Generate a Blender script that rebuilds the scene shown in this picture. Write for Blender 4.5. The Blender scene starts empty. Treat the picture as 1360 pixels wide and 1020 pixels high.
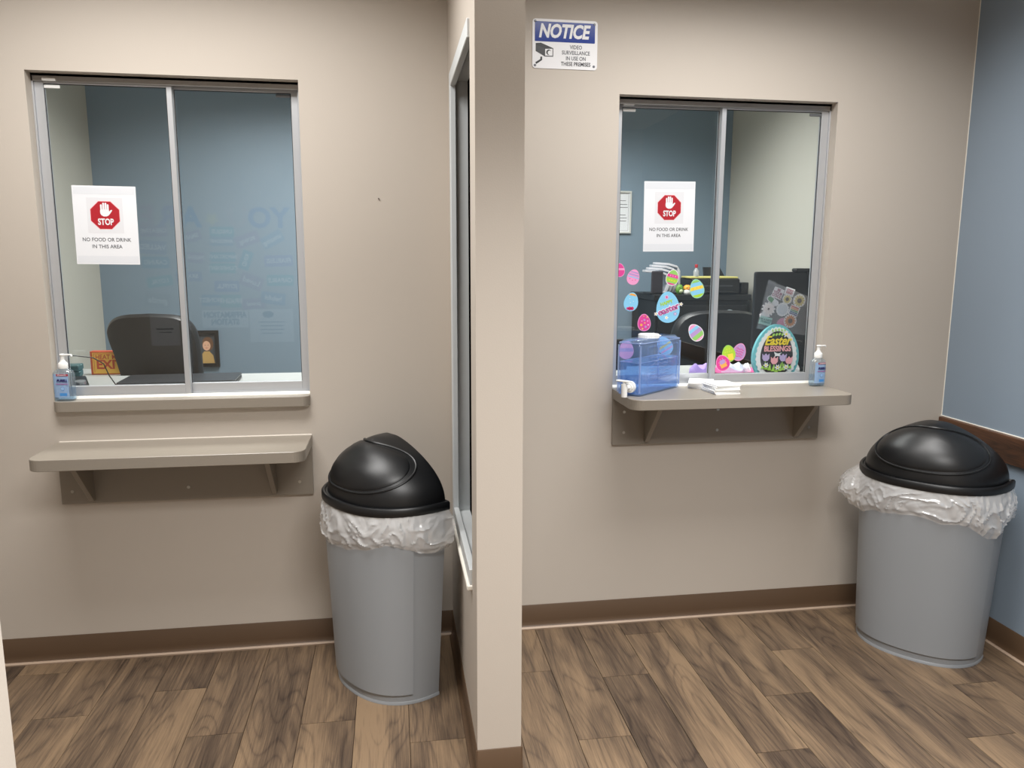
import bpy, bmesh, math, random
from mathutils import Vector, Matrix, noise
R = math.radians
PI = math.pi
random.seed(7)
scene = bpy.context.scene
COL = scene.collection

# ------------------------------------------------------------------ camera
CAM_F, CAM_YAW, CAM_PITCH, CAM_ROLL = 1022.77, 0.154617, 0.160887, 0.0033846
CAM_LOC = Vector((-0.2218, -2.9882, 1.5314))
fw = Vector((math.sin(CAM_YAW) * math.cos(CAM_PITCH), math.cos(CAM_YAW) * math.cos(CAM_PITCH), -math.sin(CAM_PITCH)))
rt = Vector((math.cos(CAM_YAW), -math.sin(CAM_YAW), 0))
up = rt.cross(fw)
rt2 = rt * math.cos(CAM_ROLL) + up * math.sin(CAM_ROLL)
up2 = -rt * math.sin(CAM_ROLL) + up * math.cos(CAM_ROLL)
cd = bpy.data.cameras.new('camera')
cd.sensor_width = 36
cd.lens = CAM_F * 36 / 1360
cd.clip_start = 0.02
cam = bpy.data.objects.new('camera', cd)
M3 = Matrix((rt2, up2, -fw)).transposed()
cam.matrix_world = Matrix.Translation(CAM_LOC) @ M3.to_4x4()
COL.objects.link(cam)
scene.camera = cam

# ------------------------------------------------------------------ world and lamps
w = bpy.data.worlds.new('world')
scene.world = w
w.use_nodes = True
w.node_tree.nodes['Background'].inputs[0].default_value = (0.9, 0.95, 1.0, 1)
w.node_tree.nodes['Background'].inputs[1].default_value = 0.05

def area_lamp(name, loc, sx, sy, power, col, spread):
    l = bpy.data.lights.new(name, 'AREA')
    l.shape = 'RECTANGLE'
    l.size, l.size_y, l.energy, l.color, l.spread = sx, sy, power, col, R(spread)
    o = bpy.data.objects.new(name, l)
    o.location = loc
    COL.objects.link(o)
    return o

WARM = (1.0, 0.985, 0.965)
COOL = (1.0, 0.99, 0.965)
area_lamp('ceiling_panel_waiting_a', (-0.98, -0.86, 2.72), 1.2, 0.6, 37, WARM, 152)
area_lamp('ceiling_panel_waiting_b', (0.98, -0.90, 2.72), 1.2, 0.6, 37, WARM, 152)
area_lamp('fill_lamp_waiting_c', (0.35, -2.65, 2.72), 1.2, 0.6, 92, WARM, 130)  # unseen fill lamp, spread and power shaped to brighten the partition end
area_lamp('ceiling_panel_office_a', (-0.6, 1.1, 2.72), 1.2, 0.6, 45, COOL, 150)
area_lamp('ceiling_panel_office_b', (0.95, 1.15, 2.72), 1.2, 0.6, 36, COOL, 140)

scene.view_settings.view_transform = 'Standard'
scene.view_settings.look = 'None'
scene.view_settings.exposure = 0.07
scene.view_settings.gamma = 1.0
scene.view_settings.use_curve_mapping = False
scene.cycles.transparent_max_bounces = 40
scene.cycles.diffuse_bounces = 6

# ------------------------------------------------------------------ helpers
def lin(c):
    return tuple((v / 255 / 12.92) if v / 255 <= 0.04045 else ((v / 255 + 0.055) / 1.055) ** 2.4 for v in c) + (1,)

MATS = {}
def mat(name, rgb=(128, 128, 128), rough=0.5, metal=0.0, spec=0.5, bump=0.0, bscale=200.0, vary=0.0, vscale=4.0):
    if name in MATS:
        return MATS[name]
    m = bpy.data.materials.new(name)
    m.use_nodes = True
    nt = m.node_tree
    b = nt.nodes['Principled BSDF']
    b.inputs['Base Color'].default_value = lin(rgb)
    b.inputs['Roughness'].default_value = rough
    b.inputs['Metallic'].default_value = metal
    b.inputs['Specular IOR Level'].default_value = spec
    tc = nt.nodes.new('ShaderNodeTexCoord')
    if bump:
        n = nt.nodes.new('ShaderNodeTexNoise')
        n.inputs['Scale'].default_value = bscale
        n.inputs['Detail'].default_value = 3
        nt.links.new(tc.outputs['Object'], n.inputs['Vector'])
        bp = nt.nodes.new('ShaderNodeBump')
        bp.inputs['Strength'].default_value = bump
        bp.inputs['Distance'].default_value = 0.002
        nt.links.new(n.outputs[0], bp.inputs['Height'])
        nt.links.new(bp.outputs[0], b.inputs['Normal'])
    if vary:
        n = nt.nodes.new('ShaderNodeTexNoise')
        n.inputs['Scale'].default_value = vscale
        n.inputs['Detail'].default_value = 5
        nt.links.new(tc.outputs['Object'], n.inputs['Vector'])
        mr = nt.nodes.new('ShaderNodeMapRange')
        mr.inputs['To Min'].default_value = 1 - vary
        mr.inputs['To Max'].default_value = 1 + vary
        nt.links.new(n.outputs[0], mr.inputs['Value'])
        mx = nt.nodes.new('ShaderNodeVectorMath')
        mx.operation = 'SCALE'
        mx.inputs[0].default_value = lin(rgb)[:3]
        nt.links.new(mr.outputs[0], mx.inputs['Scale'])
        nt.links.new(mx.outputs[0], b.inputs['Base Color'])
    MATS[name] = m
    return m

def clear_mat(name, tint=(255, 255, 255), base=0.04, gloss_rough=0.0, body=0.0, body_rgb=(255, 255, 255), bump=0.0, bscale=30, gain=0.96, transl=False, ridge=False):
    """thin transparent sheet: transparent body, reflection rising towards grazing angles, optional milky share"""
    if name in MATS:
        return MATS[name]
    m = bpy.data.materials.new(name)
    m.use_nodes = True
    nt = m.node_tree
    nt.nodes.remove(nt.nodes['Principled BSDF'])
    out = nt.nodes['Material Output']
    tr = nt.nodes.new('ShaderNodeBsdfTransparent')
    tr.inputs[0].default_value = lin(tint)
    gl = nt.nodes.new('ShaderNodeBsdfGlossy')
    gl.inputs['Roughness'].default_value = gloss_rough
    gl.inputs['Color'].default_value = (1, 1, 1, 1)
    lw = nt.nodes.new('ShaderNodeLayerWeight')
    lw.inputs['Blend'].default_value = 0.5
    pw = nt.nodes.new('ShaderNodeMath'); pw.operation = 'POWER'
    pw.inputs[1].default_value = 5
    nt.links.new(lw.outputs['Facing'], pw.inputs[0])
    ma = nt.nodes.new('ShaderNodeMath'); ma.operation = 'MULTIPLY_ADD'
    ma.inputs[1].default_value = gain
    ma.inputs[2].default_value = base
    nt.links.new(pw.outputs[0], ma.inputs[0])
    first = tr
    if body:
        df = nt.nodes.new('ShaderNodeBsdfDiffuse')
        df.inputs[0].default_value = lin(body_rgb)
        src = df
        if transl:
            ts = nt.nodes.new('ShaderNodeBsdfTranslucent')
            ts.inputs[0].default_value = lin(body_rgb)
            m2 = nt.nodes.new('ShaderNodeMixShader')
            m2.inputs[0].default_value = 0.5
            nt.links.new(df.outputs[0], m2.inputs[1])
            nt.links.new(ts.outputs[0], m2.inputs[2])
            src = m2
        mb = nt.nodes.new('ShaderNodeMixShader')
        mb.inputs[0].default_value = body
        nt.links.new(tr.outputs[0], mb.inputs[1])
        nt.links.new(src.outputs[0], mb.inputs[2])
        first = mb
    mx = nt.nodes.new('ShaderNodeMixShader')
    nt.links.new(ma.outputs[0], mx.inputs[0])
    nt.links.new(first.outputs[0], mx.inputs[1])
    nt.links.new(gl.outputs[0], mx.inputs[2])
    nt.links.new(mx.outputs[0], out.inputs['Surface'])
    if bump:
        tc = nt.nodes.new('ShaderNodeTexCoord')
        n = nt.nodes.new('ShaderNodeTexNoise')
        n.inputs['Scale'].default_value = bscale
        n.inputs['Detail'].default_value = 4
        n.inputs['Distortion'].default_value = 1.5
        nt.links.new(tc.outputs['Object'], n.inputs['Vector'])
        bp = nt.nodes.new('ShaderNodeBump')
        bp.inputs['Strength'].default_value = bump
        bp.inputs['Distance'].default_value = 0.01
        hsrc = n.outputs[0]
        if ridge:
            s1 = nt.nodes.new('ShaderNodeMath'); s1.operation = 'SUBTRACT'; s1.inputs[1].default_value = 0.5
            s2 = nt.nodes.new('ShaderNodeMath'); s2.operation = 'ABSOLUTE'
            nt.links.new(hsrc, s1.inputs[0]); nt.links.new(s1.outputs[0], s2.inputs[0])
            hsrc = s2.outputs[0]
            n.inputs['Detail'].default_value = 2
            nt.links.new(bp.outputs[0], df.inputs['Normal'])
        nt.links.new(hsrc, bp.inputs['Height'])
        nt.links.new(bp.outputs[0], gl.inputs['Normal'])
    MATS[name] = m
    return m

class MB:
    """collects pieces, then builds ONE mesh object"""
    def __init__(s):
        s.v, s.f, s.m, s.mats = [], [], [], []
    def mi(s, m):
        if m not in s.mats:
            s.mats.append(m)
        return s.mats.index(m)
    def add(s, verts, faces, m=None):
        o = len(s.v)
        s.v += [tuple(p) for p in verts]
        k = s.mi(m) if m else 0
        for f in faces:
            s.f.append([i + o for i in f]); s.m.append(k)
        return s
    def box(s, a, b, m=None):
        (x0, y0, z0), (x1, y1, z1) = a, b
        x0, x1 = min(x0, x1), max(x0, x1); y0, y1 = min(y0, y1), max(y0, y1); z0, z1 = min(z0, z1), max(z0, z1)
        v = [(x0,y0,z0),(x1,y0,z0),(x1,y1,z0),(x0,y1,z0),(x0,y0,z1),(x1,y0,z1),(x1,y1,z1),(x0,y1,z1)]
        return s.add(v, [(0,3,2,1),(4,5,6,7),(0,1,5,4),(1,2,6,5),(2,3,7,6),(3,0,4,7)], m)
    def poly(s, pts, z0, z1, m=None):
        """extruded 2d outline (x,y) from z0 to z1"""
        n = len(pts)
        v = [(x, y, z0) for x, y in pts] + [(x, y, z1) for x, y in pts]
        f = [tuple(range(n))[::-1], tuple(range(n, 2 * n))] + [(i, (i + 1) % n, n + (i + 1) % n, n + i) for i in range(n)]
        return s.add(v, f, m)
    def prism(s, pts, a0, a1, axis, m=None):
        """outline in the plane normal to axis ('x': pts=(y,z); 'y': pts=(x,z)), extruded from a0 to a1"""
        n = len(pts)
        P = (lambda p, a: (a, p[0], p[1])) if axis == 'x' else (lambda p, a: (p[0], a, p[1]))
        v = [P(p, a0) for p in pts] + [P(p, a1) for p in pts]
        f = [tuple(range(n))[::-1], tuple(range(n, 2 * n))] + [(i, (i + 1) % n, n + (i + 1) % n, n + i) for i in range(n)]
        return s.add(v, f, m)
    def loft(s, rings, m=None, cap0=True, cap1=True):
        n = len(rings[0])
        v = [p for r in rings for p in r]
        f = []
        for k in range(len(rings) - 1):
            for i in range(n):
                j = (i + 1) % n
                f.append((k * n + i, k * n + j, (k + 1) * n + j, (k + 1) * n + i))
        if cap0: f.append(tuple(range(n))[::-1])
        if cap1: f.append(tuple(range((len(rings) - 1) * n, len(rings) * n)))
        return s.add(v, f, m)
    def cyl(s, a, b, r, n=16, m=None, r2=None):
        a, b = Vector(a), Vector(b)
        d = (b - a).normalized()
        t = d.orthogonal().normalized(); u = d.cross(t)
        r2 = r if r2 is None else r2
        ring = lambda c, q: [c + (t * math.cos(i * 2 * PI / n) + u * math.sin(i * 2 * PI / n)) * q for i in range(n)]
        return s.loft([ring(a, r), ring(b, r2)], m)
    def tube(s, pts, r, n=8, m=None, closed=False):
        pts = [Vector(p) for p in pts]
        rings = []
        N = len(pts)
        prev = None
        for i, p in enumerate(pts):
            if closed: d = pts[(i + 1) % N] - pts[i - 1]
            else: d = pts[min(i + 1, N - 1)] - pts[max(i - 1, 0)]
            d.normalize()
            t = d.orthogonal().normalized() if prev is None else (prev - d * prev.dot(d)).normalized()
            prev = t
            u = d.cross(t)
            rings.append([p + (t * math.cos(k * 2 * PI / n) + u * math.sin(k * 2 * PI / n)) * r for k in range(n)])
        if closed:
            rings.append(rings[0])
            return s.loft(rings, m, False, False)
        return s.loft(rings, m)
    def lathe(s, prof, c=(0, 0, 0), n=24, m=None, e=2.0, sx=1.0, sy=1.0):
        """profile [(r,z)], superellipse section exponent e, stretched sx, sy"""
        rings = []
        for r, z in prof:
            ring = []
            for i in range(n):
                t = i * 2 * PI / n
                ct, st = math.cos(t), math.sin(t)
                x = math.copysign(abs(ct) ** (2 / e), ct); y = math.copysign(abs(st) ** (2 / e), st)
                ring.append((c[0] + x * r * sx, c[1] + y * r * sy, c[2] + z))
            rings.append(ring)
        return s.loft(rings, m)
    def ball(s, c, rx, ry, rz, n=16, k=9, m=None):
        rings = [[(c[0] + rx * math.sin(PI * j / k) * math.cos(i * 2 * PI / n), c[1] + ry * math.sin(PI * j / k) * math.sin(i * 2 * PI / n), c[2] - rz * math.cos(PI * j / k)) for i in range(n)] for j in range(1, k)]
        return s.loft(rings, m)
    def build(s, name, m=None, parent=None, smooth=False, bevel=0.0, seg=1, loc=None, rot=None):
        me = bpy.data.meshes.new(name)
        me.from_pydata(s.v, [], s.f)
        for mm in (s.mats if s.mats else [m]):
            me.materials.append(mm)
        if s.mats:
            me.polygons.foreach_set('material_index', s.m)
        bm = bmesh.new(); bm.from_mesh(me)
        bmesh.ops.recalc_face_normals(bm, faces=bm.faces[:])
        if bevel:
            ed = [e for e in bm.edges if len(e.link_faces) == 2 and e.calc_face_angle(0) > R(35)]
            bmesh.ops.bevel(bm, geom=ed, offset=bevel, segments=seg, affect='EDGES', profile=0.5, clamp_overlap=True)
        if smooth:
            for f in bm.faces: f.smooth = True
            for e in bm.edges:
                if len(e.link_faces) == 2 and e.calc_face_angle(0) > R(40): e.smooth = False
        bm.to_mesh(me); bm.free(); me.update()
        o = bpy.data.objects.new(name, me)
        COL.objects.link(o)
        if parent: o.parent = parent
        if loc: o.location = loc
        if rot: o.rotation_euler = rot
        return o

def tag(o, label, cat, group=None):
    o['label'] = label; o['category'] = cat
    if group: o['group'] = group
    return o

def thing(name, label, cat, loc=(0, 0, 0), rot=(0, 0, 0), group=None):
    o = bpy.data.objects.new(name, None)
    o.empty_display_size = 0.05
    o.location = loc; o.rotation_euler = rot
    COL.objects.link(o)
    return tag(o, label, cat, group)

def struct(o):
    o['kind'] = 'structure'
    return o

def struct_empty(name, loc=(0, 0, 0)):
    o = bpy.data.objects.new(name, None)
    o.location = loc
    COL.objects.link(o)
    return struct(o)

def text(name, s, size, m, parent, loc=(0, 0, 0), rot=(0, 0, 0), sx=1.0, shear=0.0, bold=0.0, align='CENTER', space=1.0, line=1.0, depth=0.0003):
    cu = bpy.data.curves.new(name, 'FONT')
    cu.body = s; cu.size = size; cu.shear = shear; cu.offset = bold
    cu.align_x = align; cu.align_y = 'CENTER'; cu.space_character = space; cu.space_line = line
    cu.extrude = depth; cu.resolution_u = 3; cu.fill_mode = 'BOTH'
    t = bpy.data.objects.new(name, cu)
    COL.objects.link(t)
    dg = bpy.context.evaluated_depsgraph_get()
    me = bpy.data.meshes.new_from_object(t.evaluated_get(dg))
    bpy.data.objects.remove(t); bpy.data.curves.remove(cu)
    me.name = name
    me.materials.clear(); me.materials.append(m)
    for v in me.vertices: v.co.x *= sx
    o = bpy.data.objects.new(name, me)
    COL.objects.link(o)
    o.parent = parent; o.location = loc; o.rotation_euler = rot
    return o

def circ(cx, cy, r, n=16, ry=None, a0=0.0):
    ry = r if ry is None else ry
    return [(cx + r * math.cos(a0 + i * 2 * PI / n), cy + ry * math.sin(a0 + i * 2 * PI / n)) for i in range(n)]

def rrect(x0, y0, x1, y1, r, n=5, corners=(1, 1, 1, 1)):
    """counter-clockwise rounded rectangle; corners: (x0y0, x1y0, x1y1, x0y1)"""
    pts = []
    for k, (cx, cy, a, on) in enumerate(((x0 + r, y0 + r, 180, corners[0]), (x1 - r, y0 + r, 270, corners[1]), (x1 - r, y1 - r, 0, corners[2]), (x0 + r, y1 - r, 90, corners[3]))):
        if on:
            for i in range(n + 1):
                t = R(a + 90 * i / n); pts.append((cx + r * math.cos(t), cy + r * math.sin(t)))
        else:
            pts.append([(x0, y0), (x1, y0), (x1, y1), (x0, y1)][k])
    return pts

# ------------------------------------------------------------------ materials of the room
M_WALL = mat('beige_wall_paint', (188, 179, 168), 0.6, bump=0.10, bscale=260)
M_BLUE = mat('blue_wall_paint', (134, 149, 164), 0.55, bump=0.10, bscale=260)
M_OBLUE = mat('office_blue_paint', (124, 144, 160), 0.55, bump=0.08, bscale=260)
M_OCREAM = mat('office_cream_paint', (196, 194, 183), 0.6, bump=0.08, bscale=260)
M_CEIL = mat('ceiling_white', (228, 226, 220), 0.8)
M_BASE = mat('brown_vinyl_base', (88, 68, 50), 0.45)
M_ALU = mat('brushed_aluminium', (192, 194, 197), 0.36, metal=0.45)
M_ALUD = mat('dull_aluminium', (160, 158, 156), 0.42, metal=0.4)
M_WHITE = mat('white_plastic', (238, 238, 236), 0.35)
M_CAULK = mat('white_caulk', (236, 232, 222), 0.5)
M_LAM = mat('taupe_laminate', (140, 132, 121), 0.32, bump=0.02, bscale=900)
M_SCREW = mat('screw_steel', (190, 188, 182), 0.3, metal=0.9)
M_BLACK = mat('black_plastic', (20, 20, 21), 0.42, bump=0.05, bscale=700)
M_PAPER = mat('white_paper', (228, 230, 234), 0.55)
M_INK = mat('black_ink', (52, 52, 56), 0.6)
M_GLASS = clear_mat('window_glass', (249, 251, 251), base=0.038)
M_DGLASS = mat('dark_glazing', (7, 7, 8), 0.9, spec=0.0)
M_FRAMEG = mat('grey_metal_frame_paint', (204, 208, 209), 0.45)

def wood_mat(name, dark, mid, light, scale=1.0, rough=0.45, axis='Y'):
    m = bpy.data.materials.new(name)
    m.use_nodes = True
    nt = m.node_tree; L = nt.links; N = nt.nodes
    b = N['Principled BSDF']
    b.inputs['Roughness'].default_value = rough
    tc = N.new('ShaderNodeTexCoord'); oi = N.new('ShaderNodeObjectInfo')
    off = N.new('ShaderNodeVectorMath'); off.operation = 'SCALE'
    off.inputs[0].default_value = (37.0, 91.0, 53.0)
    L.new(oi.outputs['Random'], off.inputs['Scale'])
    ad = N.new('ShaderNodeVectorMath'); ad.operation = 'ADD'
    L.new(tc.outputs['Object'], ad.inputs[0]); L.new(off.outputs[0], ad.inputs[1])
    def mapped(sx, sl):
        mp = N.new('ShaderNodeMapping')
        mp.inputs['Scale'].default_value = (sx, sl, sx) if axis == 'Y' else (sl, sx, sx)
        L.new(ad.outputs[0], mp.inputs['Vector'])
        return mp
    # broad heartwood streaks
    n1 = N.new('ShaderNodeTexNoise'); n1.inputs['Scale'].default_value = 1.0 * scale; n1.inputs['Detail'].default_value = 2.5; n1.inputs['Distortion'].default_value = 0.6
    L.new(mapped(9, 1.1).outputs[0], n1.inputs['Vector'])
    # cathedral growth rings: contour lines of a smooth field
    n2 = N.new('ShaderNodeTexNoise'); n2.inputs['Scale'].default_value = 1.0 * scale; n2.inputs['Detail'].default_value = 1.0; n2.inputs['Distortion'].default_value = 0.3
    L.new(mapped(7, 1.0).outputs[0], n2.inputs['Vector'])
    mu = N.new('ShaderNodeMath'); mu.operation = 'MULTIPLY'; mu.inputs[1].default_value = 26.0
    L.new(n2.outputs[0], mu.inputs[0])
    fr = N.new('ShaderNodeMath'); fr.operation = 'PINGPONG'; fr.inputs[1].default_value = 1.0
    L.new(mu.outputs[0], fr.inputs[0])
    # fine pores
    n3 = N.new('ShaderNodeTexNoise'); n3.inputs['Scale'].default_value = 1.0 * scale; n3.inputs['Detail'].default_value = 4; n3.inputs['Roughness'].default_value = 0.65
    L.new(mapped(260, 8).outputs[0], n3.inputs['Vector'])
    def mad(src, k, add):
        q = N.new('ShaderNodeMath'); q.operation = 'MULTIPLY_ADD'; q.inputs[1].default_value = k
        L.new(src, q.inputs[0])
        if isinstance(add, float): q.inputs[2].default_value = add
        else: L.new(add, q.inputs[2])
        return q.outputs[0]
    a = mad(n1.outputs[0], 1.45, -0.62)
    sh = N.new('ShaderNodeMath'); sh.operation = 'POWER'; sh.inputs[1].default_value = 4.0
    L.new(fr.outputs[0], sh.inputs[0])
    a = mad(sh.outputs[0], -0.20, a)
    a = mad(n3.outputs[0], 0.95, a)
    a = mad(oi.outputs['Random'], 0.26, a)
    cr = N.new('ShaderNodeValToRGB')
    e = cr.color_ramp.elements
    e[0].position = 0.25; e[0].color = lin(dark)
    e[1].position = 1.0; e[1].color = lin(light)
    q = e.new(0.6); q.color = lin(mid)
    L.new(a, cr.inputs[0])
    L.new(cr.outputs[0], b.inputs['Base Color'])
    bp = N.new('ShaderNodeBump'); bp.inputs['Strength'].default_value = 0.12; bp.inputs['Distance'].default_value = 0.001
    L.new(n3.outputs[0], bp.inputs['Height']); L.new(bp.outputs[0], b.inputs['Normal'])
    MATS[name] = m
    return m
M_PLANK = wood_mat('oak_plank', (54, 43, 36), (92, 76, 61), (132, 110, 86), rough=0.42)
M_RAIL = wood_mat('walnut_rail', (50, 33, 23), (78, 50, 33), (106, 71, 47), scale=1.3, rough=0.4)

# ------------------------------------------------------------------ room shell
XL, XR, YB, YN, ZC = -2.45, 2.155, 2.2, -4.1, 2.74      # left wall, right wall, office back, near wall, ceiling
WT = 0.13                                                # wall thickness
OP = [(-1.445, -0.538, 1.0, 2.164), (0.657, 1.563, 0.972, 2.156)]   # two service openings (x0,x1,z0,z1)

b = MB()
b.box((XL, 0, 0), (OP[0][0], WT, ZC)); b.box((OP[0][1], 0, 0), (OP[1][0], WT, ZC)); b.box((OP[1][1], 0, 0), (XR, WT, ZC))
for x0, x1, z0, z1 in OP:
    b.box((x0, 0, 0), (x1, WT, z0)); b.box((x0, 0, z1), (x1, WT, ZC))
struct(b.build('wall_back', M_WALL))
PY, PT = -0.93, 0.13                                     # partition end, thickness
W3 = (-0.80, -0.157, 0.56, 2.17)                        # opening in the partition (y0,y1,z0,z1)
b = MB()
b.box((0, PY, 0), (PT, W3[0], ZC)); b.box((0, W3[1], 0), (PT, 0, ZC))
b.box((0, W3[0], 0), (PT, W3[1], W3[2])); b.box((0, W3[0], W3[3]), (PT, W3[1], ZC))
struct(b.build('wall_partition', M_WALL))
struct(MB().box((XR, YN, 0), (XR + WT, 0, ZC)).build('wall_right', M_BLUE))
struct(MB().box((XL - WT, YN, 0), (XL, WT, ZC)).build('wall_left', M_WALL))
struct(MB().box((XL, YN - WT, 0), (XR, YN, ZC)).build('wall_near', M_WALL))
WING_Y, WING_X = -1.95, -0.738
struct(MB().box((XL, WING_Y - 0.12, 0), (WING_X, WING_Y, ZC)).build('wall_wing', M_WALL))
struct(MB().box((-2.016 - WT, YB, 0), (2.111 + WT, YB + WT, ZC)).build('wall_office_back', M_OBLUE))
struct(MB().box((-2.016 - WT, WT, 0), (-2.016, YB, ZC)).build('wall_office_left', M_OCREAM))
struct(MB().box((2.111, WT, 0), (2.111 + WT, YB, ZC)).build('wall_office_right', M_OCREAM))
struct(MB().box((XL - WT, YN - WT, ZC), (XR + WT, YB + WT, ZC + 0.1)).build('ceiling', M_CEIL))
floor = struct(MB().box((XL - WT, YN - WT, -0.12), (XR + WT, YB + WT, -0.006)).build('floor', mat('dark_subfloor', (40, 32, 26), 0.8)))

# planks: rows run away from the camera, every board its own piece
PW, PL_ = 0.179, 1.22
X0 = 0.343
JOINT = {-11: -0.097, -10: -0.40, -9: -1.02, -8: -0.282, -7: -0.577, -6: -0.93, -5: -0.56, -4: -1.12, -3: -0.714, -2: -1.05, -1: -0.35,
         0: -0.781, 1: -0.425, 2: -0.12, 3: -0.929, 4: -0.632, 5: -0.333, 6: -1.2, 7: -0.957, 8: -0.664, 9: -0.2}
def plank(x0, x1, y0, y1):
    g = 0.0007; c = 0.0010; t = 0.006; e = 0.0001
    a0, a1, b0, b1 = x0 + g, x1 - g, y0 + 0.0009, y1 - 0.0009
    cx, cy = (a0 + a1) / 2, (b0 + b1) / 2
    v = [(a0,b0,-t),(a1,b0,-t),(a1,b1,-t),(a0,b1,-t),(a0,b0,-c),(a1,b0,-c),(a1,b1,-c),(a0,b1,-c),
         (a0+c,b0+e,0),(a1-c,b0+e,0),(a1-c,b1-e,0),(a0+c,b1-e,0)]
    v = [(p[0] - cx, p[1] - cy, p[2]) for p in v]
    f = [(0,1,5,4),(1,2,6,5),(2,3,7,6),(3,0,4,7),(4,5,9,8),(5,6,10,9),(6,7,11,10),(7,4,8,11),(8,9,10,11)]
    return MB().add(v, f).build('plank', M_PLANK, floor, loc=(cx, cy, 0))
for k in range(-15, 11):
    xa, xb = max(X0 + k * PW, XL), min(X0 + (k + 1) * PW, XR)
    if xb - xa < 0.01: continue
    j = JOINT.get(k, -0.2 - 0.31 * ((k * 5) % 4))
    ys = [0.0]
    y = j
    while y > -0.02: y -= PL_
    while y + PL_ < -0.02: y += PL_
    while y > YN:
        ys.append(y); y -= PL_
    ys.append(YN)
    for i in range(len(ys) - 1):
        plank(xa, xb, ys[i + 1], ys[i])
struct(MB().box((-2.016, WT, -0.005), (2.111, YB, 0)).build('floor_office', mat('office_floor', (120, 104, 88), 0.5)))

# cove base: profile (distance from wall, height)
PROF = [(0, 0), (0.016, 0), (0.0155, 0.003), (0.009, 0.008), (0.005, 0.016), (0.0035, 0.03), (0.0035, 0.100), (0.002, 0.102), (0, 0.102)]
def base_run(name, p0, p1, nrm):
    p0, p1, nrm = Vector(p0 + (0,)), Vector(p1 + (0,)), Vector(nrm + (0,))
    rings = [[p + nrm * d + Vector((0, 0, z)) for d, z in PROF] for p in (p0, p1)]
    return struct(MB().loft(rings).build(name, M_BASE, smooth=True))
base_run('baseboard_back_left', (XL, 0), (0, 0), (0, -1))
base_run('baseboard_back_right', (PT, 0), (XR, 0), (0, -1))
base_run('baseboard_right', (XR, YN), (XR, 0), (-1, 0))
base_run('baseboard_partition_left', (0, PY - 0.004), (0, 0), (-1, 0))
base_run('baseboard_partition_end', (-0.004, PY), (PT + 0.004, PY), (0, -1))
base_run('baseboard_partition_right', (PT, PY - 0.004), (PT, 0), (1, 0))
base_run('baseboard_wing_end', (WING_X, WING_Y - 0.12), (WING_X, WING_Y), (1, 0))
# tan bead paints light on the base toe; pale sealant in the wall corners
def bead(name, a, b_, r=0.003, m=M_CAULK):
    return struct(MB().cyl(a, b_, r, 6, m).build(name))
M_TOE = mat('lit_toe_tan', (172, 150, 130), 0.5)
bead('trim_1', (XL, -0.0165, 0.004), (0, -0.0165, 0.004), 0.0075, M_TOE)
bead('trim_2', (PT, -0.0165, 0.004), (XR, -0.0165, 0.004), 0.0075, M_TOE)
bead('trim_3', (XR - 0.0165, YN, 0.004), (XR - 0.0165, 0, 0.004), 0.0075, M_TOE)
bead('trim_4', (XR, 0, 0.1), (XR, 0, ZC), 0.0025)
# walnut chair rail on the blue wall
rail = struct(MB().box((-0.011, -2.05, 0), (0.011, 2.03, 0.108)).build('trim_5', M_RAIL, bevel=0.002, loc=(XR - 0.011, -2.04, 0.75)))
bead('trim_6', (XR - 0.003, YN, 0.8605), (XR - 0.003, 0, 0.8605), 0.003)

# window in the partition: metal frame around a dark pane
w3 = struct_empty('window_3', (0, 0, 0))
y0, y1, z0, z1 = W3
b = MB()
for a0, a1, c0, c1 in ((y1 - 0.05, y1, z0, z1), (y0, y1 - 0.05, z0, z0 + 0.05), (y0, y1 - 0.05, z1 - 0.05, z1)):
    b.box((-0.008, a0, c0), (0.012, a1, c1))
b.build('frame', M_FRAMEG, w3, bevel=0.002)
b = MB()
b.box((0.012, y1 - 0.03, z0), (PT, y1, z1)); b.box((0.012, y0, z0), (PT, y0 + 0.004, z1))
b.box((0.012, y0, z0), (PT, y1, z0 + 0.03)); b.box((0.012, y0, z1 - 0.03), (PT, y1, z1))
b.build('jamb', M_FRAMEG, w3)
MB().box((0.055, y0 + 0.004, z0 + 0.03), (0.063, y1 - 0.03, z1 - 0.03)).build('pane', M_DGLASS, w3)
MB().box((-0.016, y0 - 0.004, z0 - 0.016), (0.004, y1 + 0.004, z0)).build('stool', M_CAULK, w3, bevel=0.003)

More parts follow.
